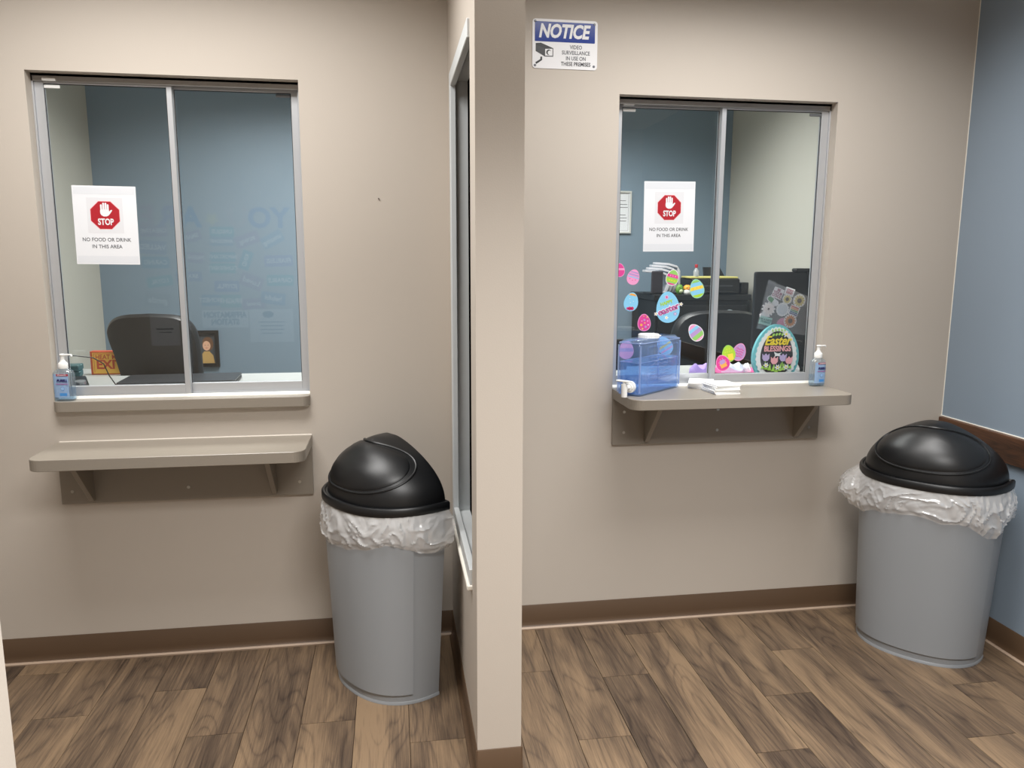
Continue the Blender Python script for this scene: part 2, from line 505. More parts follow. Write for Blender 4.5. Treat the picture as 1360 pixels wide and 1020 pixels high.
# ------------------------------------------------------------------ the two sliding service windows
def service_window(name, op, front_left, latch_left):
    x0, x1, z0, z1 = op
    zt = 1.0155 if front_left else 1.0125           # top of the ledge it stands on
    wn = struct_empty(name, ((x0 + x1) / 2, 0.0, zt))
    hx = (x1 - x0) / 2; H = z1 - zt
    b = MB()
    for s in (-1, 1):
        b.box((s * hx, 0.045, 0), (s * (hx - 0.006), 0.105, H))
        b.box((s * hx, 0.056, 0), (s * (hx - 0.010), 0.060, H)); b.box((s * hx, 0.098, 0), (s * (hx - 0.012), 0.105, H))
    b.build('jamb', M_ALU, wn, bevel=0.001)
    b = MB()
    b.box((-hx, 0.045, H - 0.008), (hx, 0.105, H)); b.box((-hx, 0.045, H - 0.026), (hx, 0.049, H))
    b.box((-hx, 0.074, H - 0.022), (hx, 0.077, H)); b.box((-hx, 0.101, H - 0.022), (hx, 0.105, H))
    b.build('header_track', M_ALUD, wn)
    b = MB()
    b.box((-hx, 0.045, 0), (hx, 0.105, 0.004)); b.box((-hx, 0.0735, 0), (hx, 0.0765, 0.012)); b.box((-hx, 0.1, 0), (hx, 0.105, 0.012))
    b.build('sill_track', M_ALU, wn)
    MB().prism([(0.030, 0.0), (0.045, 0.0), (0.045, 0.008), (0.040, 0.006)], -hx, hx, 'x').build('sealant', M_CAULK, wn)
    mid = 0.5 * (-0.994 - x0 + -0.994 - x1) if front_left else 0.5 * (1.108 - x0 + 1.108 - x1)
    for side in (-1, 1):
        front = (side == -1) == front_left
        ya, yb = (0.052, 0.072) if front else (0.078, 0.098)
        a0 = -hx + 0.006 if side == -1 else mid - 0.010
        a1 = mid + 0.010 if side == -1 else hx - 0.006
        zb, zh = 0.006, H - 0.010
        so, si = 0.030, 0.019                        # outer stile, meeting stile
        wl, wr = (so, si) if side == -1 else (si, so)
        b = MB()
        b.box((a0, ya, zb), (a0 + wl, yb, zh)); b.box((a1 - wr, ya, zb), (a1, yb, zh))
        b.box((a0 + wl, ya, zb), (a1 - wr, yb, zb + 0.037)); b.box((a0 + wl, ya, zh - 0.022), (a1 - wr, yb, zh))
        sash = b.build('sash', M_ALU, wn, bevel=0.0012)
        yc = (ya + yb) / 2
        MB().box((a0 + wl, yc - 0.0025, zb + 0.037), (a1 - wr, yc + 0.0025, zh - 0.022)).build('pane', M_GLASS, sash)
        # thin dark gasket round the pane
        g = MB(); gk = 0.0025
        gx0, gx1, gz0, gz1 = a0 + wl, a1 - wr, zb + 0.037, zh - 0.022
        for q in (((gx0, gz0), (gx0 + gk, gz1)), ((gx1 - gk, gz0), (gx1, gz1)), ((gx0, gz1 - gk), (gx1, gz1))):
            g.box((q[0][0], yc - 0.005, q[0][1]), (q[1][0], yc - 0.0025, q[1][1]))
        g.build('gasket', mat('dark_gasket', (46, 47, 50), 0.6), sash)
        # catches in the upper outer corners
        cx = a0 + wl + 0.028 if side == -1 else a1 - wr - 0.028
        m_ = M_WHITE if side == -1 else mat('grey_catch', (96, 98, 100), 0.5)
        c = MB(); c.box((cx - 0.026, yc - 0.012, gz1 - 0.016), (cx + 0.026, yc - 0.0055, gz1 - 0.005))
        if side == -1: c.box((cx - 0.026, ya - 0.016, zh - 0.016), (cx + 0.018, ya - 0.001, zh - 0.006))
        c.build('catch', m_, sash, bevel=0.0015)
    return wn
service_window('window_1', OP[0], True, True)
service_window('window_2', OP[1], False, True)

# ------------------------------------------------------------------ ledges and counters
def screw(parent, x, y, z):
    b = MB(); b.cyl((x, y, z), (x, y - 0.002, z), 0.006, 12); b.cyl((x, y - 0.002, z), (x, y - 0.0032, z), 0.0035, 8)
    return b.build('screw', M_SCREW, parent, smooth=True)

t = thing('window_ledge', 'narrow taupe laminate ledge right under the left sliding window', 'ledge', (-0.9915, 0, 0.977))
b = MB(); b.poly(rrect(-0.4535, -0.034, 0.4535, 0.128, 0.03, 6, (1, 1, 0, 0)), 0, 0.0385); b.build('board', M_LAM, t, bevel=0.0015)
MB().prism([(-0.006, -0.001), (0.0, -0.001), (0.0, -0.006)], -0.45, 0.45, 'x').build('sealant', M_CAULK, t)

def wall_counter(name, label, x0, x1, ztop, depth, pz0, thick, brs, screws, back=0.0):
    cx = (x0 + x1) / 2; hw = (x1 - x0) / 2
    t = thing(name, label, 'shelf', (cx, 0, pz0))
    H = ztop - pz0
    b = MB(); b.poly(rrect(-hw, -depth, hw, back, 0.045, 8, (1, 1, 0, 0)), H - thick, H)
    b.build('top', M_LAM, t, bevel=0.0015)
    MB().box((-hw + 0.001, -0.018, 0), (hw - 0.001, 0, H - thick)).build('back_panel', M_LAM, t, bevel=0.001)
    for bx, ang in brs:
        d, h_ = depth * 0.62, H - thick - 0.012
        pts = [(0, H - thick), (-d, H - thick), (-d, H - thick - 0.012), (-0.014, 0.012), (0, 0.012)]
        o = MB().prism([(y - 0.018, z) for y, z in pts], bx - 0.009, bx + 0.009, 'x').build('bracket', M_LAM, t, bevel=0.001)
    for sx_, sz_ in screws: screw(t, sx_ - cx, -0.018, sz_ - pz0)
    return t
t = wall_counter('wall_shelf', 'low taupe laminate shelf on two brackets below the left window ledge', -1.447, -0.537, 0.86, 0.272, 0.627, 0.040,
             ((-0.345, 0), (0.31, 0)), ((-1.406, 0.675), (-0.997, 0.675), (-0.588, 0.679)))
MB().prism([(-0.003, 0.233), (0.0, 0.233), (0.0, 0.236)], -0.45, 0.455, 'x').build('sealant', mat('aged_sealant', (200, 192, 180), 0.5), t)
wall_counter('wall_counter', 'taupe laminate counter on two brackets holding jug and napkins, right window', 0.656, 1.563, 1.0125, 0.270, 0.781, 0.040,
             ((-0.31, 0), (0.345, 0)), ((0.704, 0.918), (0.704, 0.833), (1.107, 0.918), (1.107, 0.831), (1.518, 0.83)), back=0.128)

# ------------------------------------------------------------------ half-round bins
CL, CD, CE = 0.54, 0.276, 2.33                       # outline of the lid rim
def dcon(u, f=None, off=0.0):
    """D-shaped outline: u in 0..pi runs along the curved face (towards -y), pi..2pi along the flat back;
    f = None is the lid rim, f = 0..1 the body from its foot to its top"""
    if f is None: L, D, sh = CL, CD, 0.0
    else: L, D, sh = 0.456 + 0.059 * f, 0.208 + 0.048 * f, 0.027 - 0.019 * f
    c, q = math.cos(u), math.sin(u)
    x = (L / 2 + off) * math.copysign(abs(c) ** (2 / CE), c)
    if q >= 0: y = -(D + off) * abs(q) ** (2 / CE)
    else: y = (0.012 + off) * abs(q) ** (1 / 3.0)
    return x, y - sh
NU = 96
def ring(f, off, z): return [dcon(i * 2 * PI / NU, f, off) + (z,) for i in range(NU)]

M_GREY = mat('grey_bin_plastic', (140, 144, 148), 0.42, bump=0.06, bscale=500)
M_LID = mat('black_lid_plastic', (15, 16, 18), 0.40, bump=0.06, bscale=600)
M_LINER = clear_mat('bin_liner_film', (252, 252, 252), base=0.12, gloss_rough=0.15, body=0.36, body_rgb=(255, 255, 255), bump=0.7, bscale=9, ridge=True)
def sb(z): return z / 0.69                         # taper of the body

def trash_can(loc, theta, label, seed, zlow, flare, group='half-round bins'):
    t = thing('trash_can', label, 'trash can', loc, (0, 0, -theta), group)
    b = MB()
    rings = [ring(sb(0), -0.006, 0.0), ring(sb(0), 0.0, 0.004), ring(sb(.03), 0.0, 0.03), ring(sb(.2), 0, .2), ring(sb(.4), 0, .4), ring(sb(.6), 0, .6), ring(sb(.69), 0, .69), ring(sb(.69), 0.004, .692), ring(sb(.69), 0.004, .70), ring(sb(.69), -0.004, .70), ring(sb(.6), -0.006, .6)]
    body = b.loft(rings, None, True, True).build('body', M_GREY, t, smooth=True)
    # raised front panel with its own edge
    b = MB(); n = 56; u0, u1 = R(24), R(156)
    V, F = [], []
    zs = [0.040, 0.2, 0.4, 0.6, 0.685]
    for z in zs:
        for i in range(n + 1):
            u = u0 + (u1 - u0) * i / n
            V.append(dcon(u, sb(z), 0.008) + (z,))
    for k in range(len(zs) - 1):
        for i in range(n):
            a = k * (n + 1) + i; F.append((a, a + 1, a + n + 2, a + n + 1))
    o = len(V)
    for k, z in enumerate(zs):
        for i in range(n + 1):
            u = u0 + (u1 - u0) * i / n
            V.append(dcon(u, sb(z), -0.002) + (z,))
    for i in range(n): F.append((i, o + i, o + i + 1, i + 1))
    for k in range(len(zs) - 1):
        for e in (0, n):
            a = k * (n + 1) + e; F.append((a, a + n + 1, o + a + n + 1, o + a))
    b.add(V, F).build('front_panel', M_GREY, t, smooth=True)
    b = MB(); b.loft([ring(sb(0), 0.003, 0.0), ring(sb(0), 0.003, 0.008), ring(sb(0), 0.0, 0.012)], None, False, False).build('foot_rim', M_GREY, t, smooth=True)
    # plastic liner turned down over the rim
    rows, NUL = 36, 300
    V, F = [], []
    for k in range(rows + 1):
        f = k / rows
        for i in range(NUL):
            u = i * 2 * PI / NUL
            zb = zlow(u)
            nx, ny = math.cos(u) * 2.0, math.sin(u) * 2.0
            zb += noise.noise(Vector((nx * 1.6 + seed, ny * 1.6, 3))) * 0.014 + noise.noise(Vector((nx * 5 + seed, ny * 5, 3))) * 0.004
            z = 0.706 + (zb - 0.706) * f
            p = Vector((nx + seed, ny, f * 1.1))
            g = noise.noise(p * 1.3) * 1.5
            fold = abs(noise.noise(Vector((nx * 2.6 + seed + g, ny * 2.6 + g, f * 0.8)))) * 0.012
            sharp = abs(noise.noise(Vector((nx * 6 + seed + 2 * g, ny * 6, f * 1.2)))) * 0.005
            cr_ = (1 - min(1, abs(noise.noise(Vector((nx * 3.4 + seed + 1.6 * g, ny * 3.4 - g, f * 2.2 + 7)))) * 2.2)) ** 5 * 0.007
            sharp += cr_
            env = min(1, f * 2.5)
            off = 0.003 + flare(u) * math.sin(min(f * 1.1, 1) * PI * 0.70) + (fold + sharp) * env
            if f > 0.86: off -= (f - 0.86) / 0.14 * 0.012
            V.append(dcon(u, sb(z), max(off, 0.008)) + (z,))
    for k in range(rows):
        for i in range(NUL):
            j = (i + 1) % NUL
            F.append((k * NUL + i, k * NUL + j, (k + 1) * NUL + j, (k + 1) * NUL + i))
    MB().add(V, F).build('liner', M_LINER, t, smooth=True)
    # lid: rim, dome, swing door
    b = MB()
    lid = b.loft([ring(None, -0.016, .700), ring(None, -0.002, .689), ring(None, 0.0, .692), ring(None, 0.0, .713), ring(None, -0.004, .7185), ring(None, -0.011, .719), ring(None, -0.015, .714), ring(None, -0.024, .7145)], None, False, True).build('lid', M_LID, t, smooth=True)
    C = (0.0, -0.0573); H = 0.2015; ZB = 0.7155
    def dome(u, v, k=1.0):
        x, y = dcon(u, None, -0.0207)
        if math.sin(u) < 0: y = (0.012 - 0.0104) * abs(math.sin(u)) ** (1 / 3.0)
        cv = math.cos(v * PI / 2); s = cv ** (1.1918 - 0.7 * v ** 3); sx_ = cv ** (1.5458 - 0.62 * v ** 4)
        P = Vector((C[0] + (x - C[0]) * sx_, C[1] + (y - C[1]) * s, ZB + H * math.sin(v * PI / 2)))
        Q = Vector((C[0], C[1], ZB))
        return Q + (P - Q) * k
    nv = 28
    rings = [[dome(i * 2 * PI / NU, v / nv * 0.985) for i in range(NU)] for v in range(nv + 1)]
    MB().loft(rings, None, False, True).build('dome', M_LID, lid, smooth=True)
    def dp(tt, r, k):
        # almond outline on the front of the dome
        return dome(PI / 2 + 1.269 * r * math.cos(tt) * (1 + 0.0833 * r * math.sin(tt)), 0.445 + 0.295 * r * math.sin(tt), k)
    n, V, F = 72, [], []
    rr = [1.0, 0.992, 0.97, 0.9, 0.75, 0.55, 0.3]
    kk = [1.000, 1.008, 1.013, 1.020, 1.032, 1.042, 1.048]
    for r_, k_ in zip(rr, kk):
        for i in range(n): V.append(dp(i * 2 * PI / n, r_, k_))
    for a in range(len(rr) - 1):
        for i in range(n):
            j = (i + 1) % n; F.append((a * n + i, a * n + j, (a + 1) * n + j, (a + 1) * n + i))
    V.append(dp(0, 0, 1.050)); c = len(V) - 1
    for i in range(n): F.append(((len(rr) - 1) * n + i, (len(rr) - 1) * n + (i + 1) % n, c))
    door = MB().add(V, F).build('swing_door', M_LID, lid, smooth=True)
    MB().tube([dp(i * 2 * PI / 96, 1.09, 1.002) for i in range(96)], 0.0046, 8, None, True).build('door_surround', M_LID, lid, smooth=True)
    return t

def wrapd(u, c): return (u - c + PI) % (2 * PI) - PI
def bell(u, c, s): return math.exp(-(wrapd(u, c) / s) ** 2)
def zlowL(u): return 0.565 - 0.022 * bell(u, 2.0, 0.6) + 0.022 * bell(u, 0.75, 0.4) - 0.012 * bell(u, 0.15, 0.25)
def flL(u): return 0.010 + 0.016 * bell(u, 0.1, 0.5) + 0.012 * bell(u, 2.9, 0.4)
def zlowR(u): return 0.572 - 0.040 * bell(u, 0.60, 0.36) + 0.012 * bell(u, 1.5, 0.5) - 0.030 * bell(u, 2.5, 0.35)
def flR(u): return 0.010 + 0.066 * bell(u, 2.95, 0.40) + 0.012 * bell(u, 0.35, 0.5)
trash_can((-0.199, -0.248, 0.0), 0.961, 'grey half-round trash can with black dome lid in the corner beside the partition', 3.1, zlowL, flL)
trash_can((1.9015, -0.313, 0.0), 0.856, 'grey half-round trash can with black dome lid by the blue wall and wooden rail', 11.7, zlowR, flR)

# ------------------------------------------------------------------ flat signs: local x right, y up, z towards the viewer
FACE = (PI / 2, 0, 0)
M_RED = mat('sign_red', (172, 22, 38), 0.5)
M_NBLUE = mat('sign_blue', (20, 54, 142), 0.14)
M_SIGNW = mat('sign_white', (232, 232, 234), 0.25)
M_GTX = mat('sign_grey_text', (92, 94, 100), 0.5)

t = thing('notice_sign', 'blue and white video surveillance notice sign screwed to the beige wall', 'sign', (0.4405, -0.0005, 2.325), FACE)
MB().poly(rrect(-0.1245, -0.0875, 0.1245, 0.0875, 0.012, 5), 0, 0.002).build('plate', M_SIGNW, t)
MB().poly(rrect(-0.1155, 0.008, 0.1145, 0.0785, 0.002, 2), 0.002, 0.0025).build('header_band', M_NBLUE, t)
text('heading_lettering', 'NOTICE', 0.066, M_SIGNW, t, (-0.006, 0.0435, 0.0028), sx=0.80, shear=0.22, bold=0.0024, space=0.98)
for i, s in enumerate(('VIDEO', 'SURVEILLANCE', 'IN USE ON', 'THESE PREMISES')):
    text('message_lettering', s, 0.0195, M_GTX if i < 3 else M_INK, t, (0.042, -0.0090 - 0.0200 * i, 0.0022), sx=0.82, bold=0.0004)
b = MB()
b.poly([(-0.112, 0.001), (-0.092, 0.003), (-0.047, -0.014), (-0.080, -0.017), (-0.112, -0.012)][::-1], 0.002, 0.0024, mat('sign_black', (18, 18, 20), 0.4))
b.poly([(-0.112, -0.004), (-0.112, -0.027), (-0.079, -0.044), (-0.079, -0.016)], 0.002, 0.0025, mat('sign_dark_grey', (44, 45, 48), 0.4))
b.poly([(-0.079, -0.045), (-0.045, -0.045), (-0.045, -0.014), (-0.079, -0.016)], 0.002, 0.0026, MATS['sign_black'])
b.poly([(-0.076, -0.042), (-0.048, -0.042), (-0.048, -0.017), (-0.076, -0.0185)], 0.0026, 0.0029, M_SIGNW)
b.poly(circ(-0.062, -0.030, 0.0098, 18), 0.0029, 0.0031, MATS['sign_black'])
b.poly(circ(-0.0585, -0.0315, 0.0076, 18), 0.0031, 0.0033, M_SIGNW)
b.poly([(-0.094, -0.046), (-0.087, -0.046), (-0.087, -0.058), (-0.109, -0.073), (-0.113, -0.067), (-0.094, -0.055)][::-1], 0.002, 0.0026, MATS['sign_black'])
b.build('camera_symbol', None, t)
for x, y in ((-0.114, 0.0785), (0.112, 0.0755), (-0.114, -0.077), (0.112, -0.0745)):
    b = MB(); b.cyl((x, y, 0.002), (x, y, 0.0045), 0.0048, 12, r2=0.003); b.build('screw', mat('dark_screw', (100, 102, 108), 0.35, metal=0.8), t)

def hand_outline(s):
    P = []
    # raised hand seen from the palm: four fingers and a thumb to the right
    fx = [(-0.30, 0.36), (-0.12, 0.50), (0.06, 0.50), (0.23, 0.38)]
    pts = [(-0.40, -0.10)]
    for i, (cx, top) in enumerate(fx):
        wv = 0.072
        base = 0.02 if i else 0.0
        pts.append((cx - wv, base))
        pts += [(cx + wv * math.cos(a), top + wv * math.sin(a)) for a in [R(v) for v in (180, 135, 90, 45, 0)]]
        pts.append((cx + wv, 0.02))
    pts += [(0.31, -0.16), (0.44, -0.03), (0.52, -0.01), (0.56, -0.07), (0.40, -0.30), (0.26, -0.48), (0.10, -0.56), (-0.14, -0.56), (-0.31, -0.47), (-0.39, -0.32)]
    return [(x * s, y * s) for x, y in pts][::-1]

def stop_sheet(label, loc, tilt):
    t = thing('stop_notice', label, 'notice', loc, (PI / 2, -tilt, 0), 'stop notices')
    MB().poly([(-0.108, -0.1397), (0.108, -0.1397), (0.108, 0.1397), (-0.108, 0.1397)], 0, 0.0005).build('sheet', M_PAPER, t)
    MB().poly([(-0.062, -0.028), (0.060, -0.028), (0.060, 0.098), (-0.062, 0.098)], 0.0005, 0.0007).build('grey_backing', mat('pale_grey_print', (220, 221, 225), 0.55), t)
    c = (-0.001, 0.036); oc = lambda r: [(c[0] + r * math.cos(R(22.5 + 45 * i)), c[1] + r * math.sin(R(22.5 + 45 * i))) for i in range(8)]
    b = MB(); b.poly(oc(0.0545), 0.0007, 0.0009, mat('pink_print', (236, 170, 176), 0.55)); b.poly(oc(0.0525), 0.0009, 0.0011, M_RED); b.build('octagon', None, t)
    MB().poly([(x + 0.0, y + 0.056) for x, y in hand_outline(0.043)], 0.0011, 0.0013).build('hand_symbol', M_PAPER, t)
    text('stop_lettering', 'STOP', 0.031, M_PAPER, t, (0.0, 0.0115, 0.0014), sx=0.72, bold=0.0010)
    text('message_lettering', 'NO FOOD OR DRINK', 0.0185, M_INK, t, (-0.001, -0.0515, 0.0008), sx=0.92)
    text('message_lettering', 'IN THIS AREA', 0.0185, M_INK, t, (-0.001, -0.076, 0.0008), sx=0.92)
    for s in (-1, 1):
        MB().box((-0.104, s * 0.122 - 0.0125, 0.0005), (0.104, s * 0.122 + 0.0125, 0.00075)).build('clear_tape', mat('taped_paper', (220, 223, 228), 0.3), t)
    return t
stop_sheet('red octagon stop notice taped to the glass of the left window', (-1.241, 0.0585, 1.647), R(-0.5))
stop_sheet('red octagon stop notice above the egg stickers on the right window', (0.9035, 0.0845, 1.704), R(0.6))

# ------------------------------------------------------------------ hand sanitizer bottles
M_CLEAR = clear_mat('clear_bottle_plastic', (238, 243, 246), base=0.06, gain=0.9, gloss_rough=0.05, body=0.10, body_rgb=(214, 224, 230))
M_GEL = clear_mat('sanitizer_gel', (226, 240, 250), base=0.03, gain=0.5, gloss_rough=0.02)
M_LABEL = clear_mat('sanitizer_label_print', (212, 228, 244), base=0.03, gain=0.3, gloss_rough=0.2, body=0.42, body_rgb=(190, 216, 244))
def sanitizer(label, loc, rz, half):
    t = thing('hand_sanitizer_bottle', label, 'bottle', loc, (0, 0, rz), 'pump bottles on the ledges')
    r = half
    prof = [(r * 0.86, 0.0), (r * 0.95, 0.003), (r * 0.98, 0.010), (r, 0.03), (r, 0.088), (r * 0.98, 0.098), (r * 0.86, 0.108), (r * 0.62, 0.115), (r * 0.40, 0.119), (r * 0.38, 0.124)]
    MB().lathe(prof, n=40, e=3.0, sy=0.62).build('bottle', M_CLEAR, t, smooth=True)
    MB().lathe([(r * 0.82, 0.003), (r * 0.93, 0.012), (r * 0.955, 0.03), (r * 0.955, 0.048), ], n=40, e=3.0, sy=0.62).build('gel', M_GEL, t, smooth=True)
    yf = -r * 0.62 - 0.0006
    def wrap(x, d=0.0):   # front face of the bottle (superellipse section)
        q = max(0.0, 1 - abs(x / r) ** 3.0) ** (1 / 3.0)
        return -r * 0.62 * q - 0.0006 - d
    def sheet(x0, x1, z0, z1, d, name, m, par, n=14):
        V, F = [], []
        for i in range(n + 1):
            x = x0 + (x1 - x0) * i / n
            for dd in (0, 0.0003): V += [(x, wrap(x, d) + dd, z0), (x, wrap(x, d) + dd, z1)]
        for i in range(n):
            a = i * 4
            F += [(a, a + 4, a + 5, a + 1), (a + 2, a + 3, a + 7, a + 6), (a, a + 2, a + 6, a + 4), (a + 1, a + 5, a + 7, a + 3)]
        return MB().add(V, F).build(name, m, par, smooth=True)
    lab = sheet(-r * 0.78, r * 0.70, 0.014, 0.100, 0.0, 'label', M_LABEL, t)
    sheet(-r * 0.42, r * 0.70, 0.092, 0.0995, 0.0004, 'red_band', mat('label_crimson', (158, 16, 52), 0.45), lab)
    sheet(-r * 0.2, r * 0.5, 0.020, 0.030, 0.0004, 'blue_band', mat('label_blue', (70, 140, 208), 0.5), lab)
    text('brand_lettering', 'PURELL', 0.0125, mat('label_navy', (38, 30, 92), 0.5), lab, (r * 0.12, yf - 0.0012, 0.0755), FACE, sx=0.92, shear=0.25, bold=0.0007)
    text('band_lettering', 'ADVANCED', 0.006, M_SIGNW, lab, (r * 0.14, yf - 0.0012, 0.0957), FACE)
    text('small_lettering', 'Hand Sanitizer', 0.0075, mat('label_magenta', (170, 60, 130), 0.5), lab, (r * 0.12, yf - 0.0012, 0.0635), FACE)
    b = MB(); b.poly(circ(0, 0, 0.0062, 16), 0, 0.0003, MATS['label_blue']); b.poly(circ(0, 0, 0.0046, 16), 0.0003, 0.0005, mat('label_pale_blue', (190, 216, 240), 0.5)); b.poly(circ(0, 0, 0.0022, 12), 0.0005, 0.0007, MATS['label_blue'])
    b.build('round_mark', None, lab, loc=(r * 0.12, yf - 0.0004, 0.046), rot=FACE)
    b = MB()
    b.lathe([(0.0155, 0.118), (0.016, 0.120), (0.016, 0.136), (0.0135, 0.139), (0.009, 0.144), (0.008, 0.148)], n=24)
    b.lathe([(0.0062, 0.148), (0.0062, 0.165)], n=14)
    pump = b.build('pump', M_WHITE, t, smooth=True)
    b = MB(); b.lathe([(0.008, 0.164), (0.009, 0.166), (0.009, 0.1695), (0.007, 0.171)], n=16)
    b.prism([(0.0, 0.1645), (0.030, 0.1655), (0.034, 0.160), (0.036, 0.1615), (0.032, 0.1700), (0.0, 0.1705)], -0.0048, 0.0048, 'y')
    b.build('nozzle', M_WHITE, pump, bevel=0.001)
    MB().cyl((0, 0, 0.012), (0, 0, 0.12), 0.003, 8).build('dip_tube', clear_mat('dip_tube_plastic', (250, 250, 250), base=0.06, body=0.35), pump, smooth=True)
    return t
sanitizer('clear pump bottle of hand sanitizer on the narrow ledge under the left window', (-1.408, 0.004, 1.0155), R(-8), 0.0365)
sanitizer('clear pump bottle of hand sanitizer at the right end of the jug counter', (1.527, -0.040, 1.0125), R(10), 0.0345)

# ------------------------------------------------------------------ drink dispenser on the right counter
M_JUG = clear_mat('blue_jug_plastic', (230, 238, 250), base=0.07, gain=0.6, gloss_rough=0.06, body=0.15, body_rgb=(172, 202, 246), bump=0.25, bscale=22)
M_WATER = clear_mat('water_in_jug', (204, 230, 252), base=0.06, gain=0.5, gloss_rough=0.02, body=0.20, body_rgb=(120, 186, 250))
ja = math.atan2(0.231, 0.258)
t = thing('drink_dispenser', 'translucent blue water dispenser jug with white tap on the right counter', 'dispenser', (0.705, -0.205, 1.0125), (0, 0, R(41)))
JL, JW, JH = 0.318, 0.105, 0.215
b = MB()
prs = []
for z, k in ((0.0, -0.006), (0.004, 0.0), (0.03, 0.0), (JH - 0.03, 0.0), (JH - 0.012, -0.003), (JH, -0.014)):
    prs.append([(x, y, z) for x, y in rrect(0 - k, 0 - k, JL + k, JW + k, 0.016, 5)])
b.loft(prs).build('body', M_JUG, t, smooth=True)
# raised ribs on the long side
b = MB(); b.box((0.05, -0.0015, 0.04), (JL - 0.03, 0.0, 0.045)); b.box((0.05, -0.0015, 0.185), (JL - 0.03, 0.0, 0.19)); b.box((0.05, -0.0015, 0.04), (0.055, 0, 0.19)); b.box((JL - 0.035, -0.0015, 0.04), (JL - 0.03, 0, 0.19))
b.build('moulded_rib', M_JUG, t, bevel=0.0006)
b = MB()  # pale tubes paint highlights along the jug edges and the water line
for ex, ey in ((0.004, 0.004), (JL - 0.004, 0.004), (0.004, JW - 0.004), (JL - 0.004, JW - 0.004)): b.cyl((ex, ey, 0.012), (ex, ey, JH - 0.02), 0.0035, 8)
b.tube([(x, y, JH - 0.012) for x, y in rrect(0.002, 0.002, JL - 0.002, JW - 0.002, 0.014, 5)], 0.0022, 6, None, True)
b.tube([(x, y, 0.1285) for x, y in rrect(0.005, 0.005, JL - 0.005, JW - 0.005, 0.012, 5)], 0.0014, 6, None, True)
b.build('edge_highlight', clear_mat('jug_edge_highlight', (214, 228, 250), base=0.12, gloss_rough=0.08, body=0.35, body_rgb=(190, 214, 250)), t, smooth=True)
V, F = [], []
b = MB(); b.loft([[(x, y, z) for x, y in rrect(0.006, 0.006, JL - 0.006, JW - 0.006, 0.012, 5)] for z in (0.006, 0.02, 0.105, 0.128)]).build('water', M_WATER, t, smooth=True)
b = MB()
for k in range(7):
    zz = 0.06 + 0.014 * k
    b.tube([(0.075 + 0.011 * i, -0.0012, zz + 0.0025 * math.sin(i * 1.7 + k)) for i in range(17 - (k * 3) % 5)], 0.0016, 5)
b.build('embossed_waves', clear_mat('embossed_plastic', (190, 210, 240), base=0.12, gloss_rough=0.08, body=0.18, body_rgb=(220, 232, 248)), t, smooth=True)
b = MB(); b.lathe([(0.040, JH - 0.002), (0.040, JH + 0.012), (0.038, JH + 0.014)], c=(0.145, JW / 2, 0), n=32)
for i in range(30):
    a = i * 2 * PI / 30; b.cyl((0.145 + 0.040 * math.cos(a), JW / 2 + 0.040 * math.sin(a), JH), (0.145 + 0.040 * math.cos(a), JW / 2 + 0.040 * math.sin(a), JH + 0.012), 0.0016, 5)
b.build('cap', M_WHITE, t, smooth=True)
MB().box((0.18, JW / 2 - 0.012, JH), (0.225, JW / 2 + 0.012, JH + 0.004)).build('vent_tab', M_WHITE, t, bevel=0.0015)
b = MB(); yc = JW / 2 - 0.012
b.cyl((0.001, yc, 0.036), (-0.010, yc, 0.036), 0.023, 24); b.cyl((-0.010, yc, 0.036), (-0.016, yc, 0.036), 0.016, 20); b.cyl((-0.016, yc, 0.036), (-0.048, yc, 0.036), 0.009, 16)
tap = b.build('tap', M_WHITE, t, smooth=True)
b = MB(); b.cyl((-0.046, yc, 0.002), (-0.046, yc, 0.052), 0.0115, 16, r2=0.0125); b.cyl((-0.046, yc, 0.052), (-0.046, yc, 0.060), 0.007, 12)
b.build('spout', M_WHITE, tap, smooth=True)
MB().box((-0.0555, yc - 0.022, 0.060), (-0.036, yc + 0.034, 0.066)).build('lever', M_WHITE, tap, bevel=0.002)

# ------------------------------------------------------------------ folded napkins: two leaning piles, each napkin a thing of its own
M_NAP = mat('napkin_white', (246, 246, 244), 0.85, bump=0.3, bscale=400)
def napkin(loc, rz, w_, d_, h, tilt, drop, lab):
    """folded napkin: soft folded edge on the left, loose sheets on the right"""
    b = MB(); n = 10
    sec = []
    for i in range(n + 1):
        a = PI / 2 + PI * i / n; sec.append((-w_ / 2 + h / 2 + h / 2 * math.cos(a), h / 2 + h / 2 * math.sin(a)))
    sec += [(w_ / 2, 0.0), (w_ / 2 - 0.001, h * 0.45), (w_ / 2 - 0.004, h * 0.5), (w_ / 2 - 0.001, h * 0.55), (w_ / 2, h)]
    rings = []
    for j in range(7):
        y = -d_ / 2 + d_ * j / 6
        rings.append([(x, y, z + drop * (1 - (x / w_ + 0.5)) ** 2) for x, z in sec])
    b.loft(rings)
    o = b.build('napkin', M_NAP, None, smooth=True, loc=loc, rot=(0, tilt, rz))
    return tag(o, lab, 'napkin', 'folded napkins on the right counter')
zz = 1.0125
ordn = ['bottom', 'second lowest', 'third lowest', 'middle', 'third from top', 'second from top', 'top']
for k in range(7):
    napkin((1.064 + random.uniform(-.004, .004), -0.135 + random.uniform(-.004, .004), zz), R(4 + random.uniform(-3, 3)), 0.105, 0.115, 0.0044, 0, 0.0,
           'folded white napkin, ' + ordn[k] + ' of the seven in the front stack')
    zz += 0.0053
ord2 = ['bottom', 'second', 'third', 'fourth', 'top']
for k in range(5):
    napkin((1.052 - 0.005 * k, -0.016 + 0.002 * k, 1.0126 + 0.0053 * k), R(-52 + 7 * k), 0.10, 0.125, 0.0044, 0, 0.0,
           'folded white napkin, ' + ord2[k] + ' of the five in the rear fanned pile by the glass')

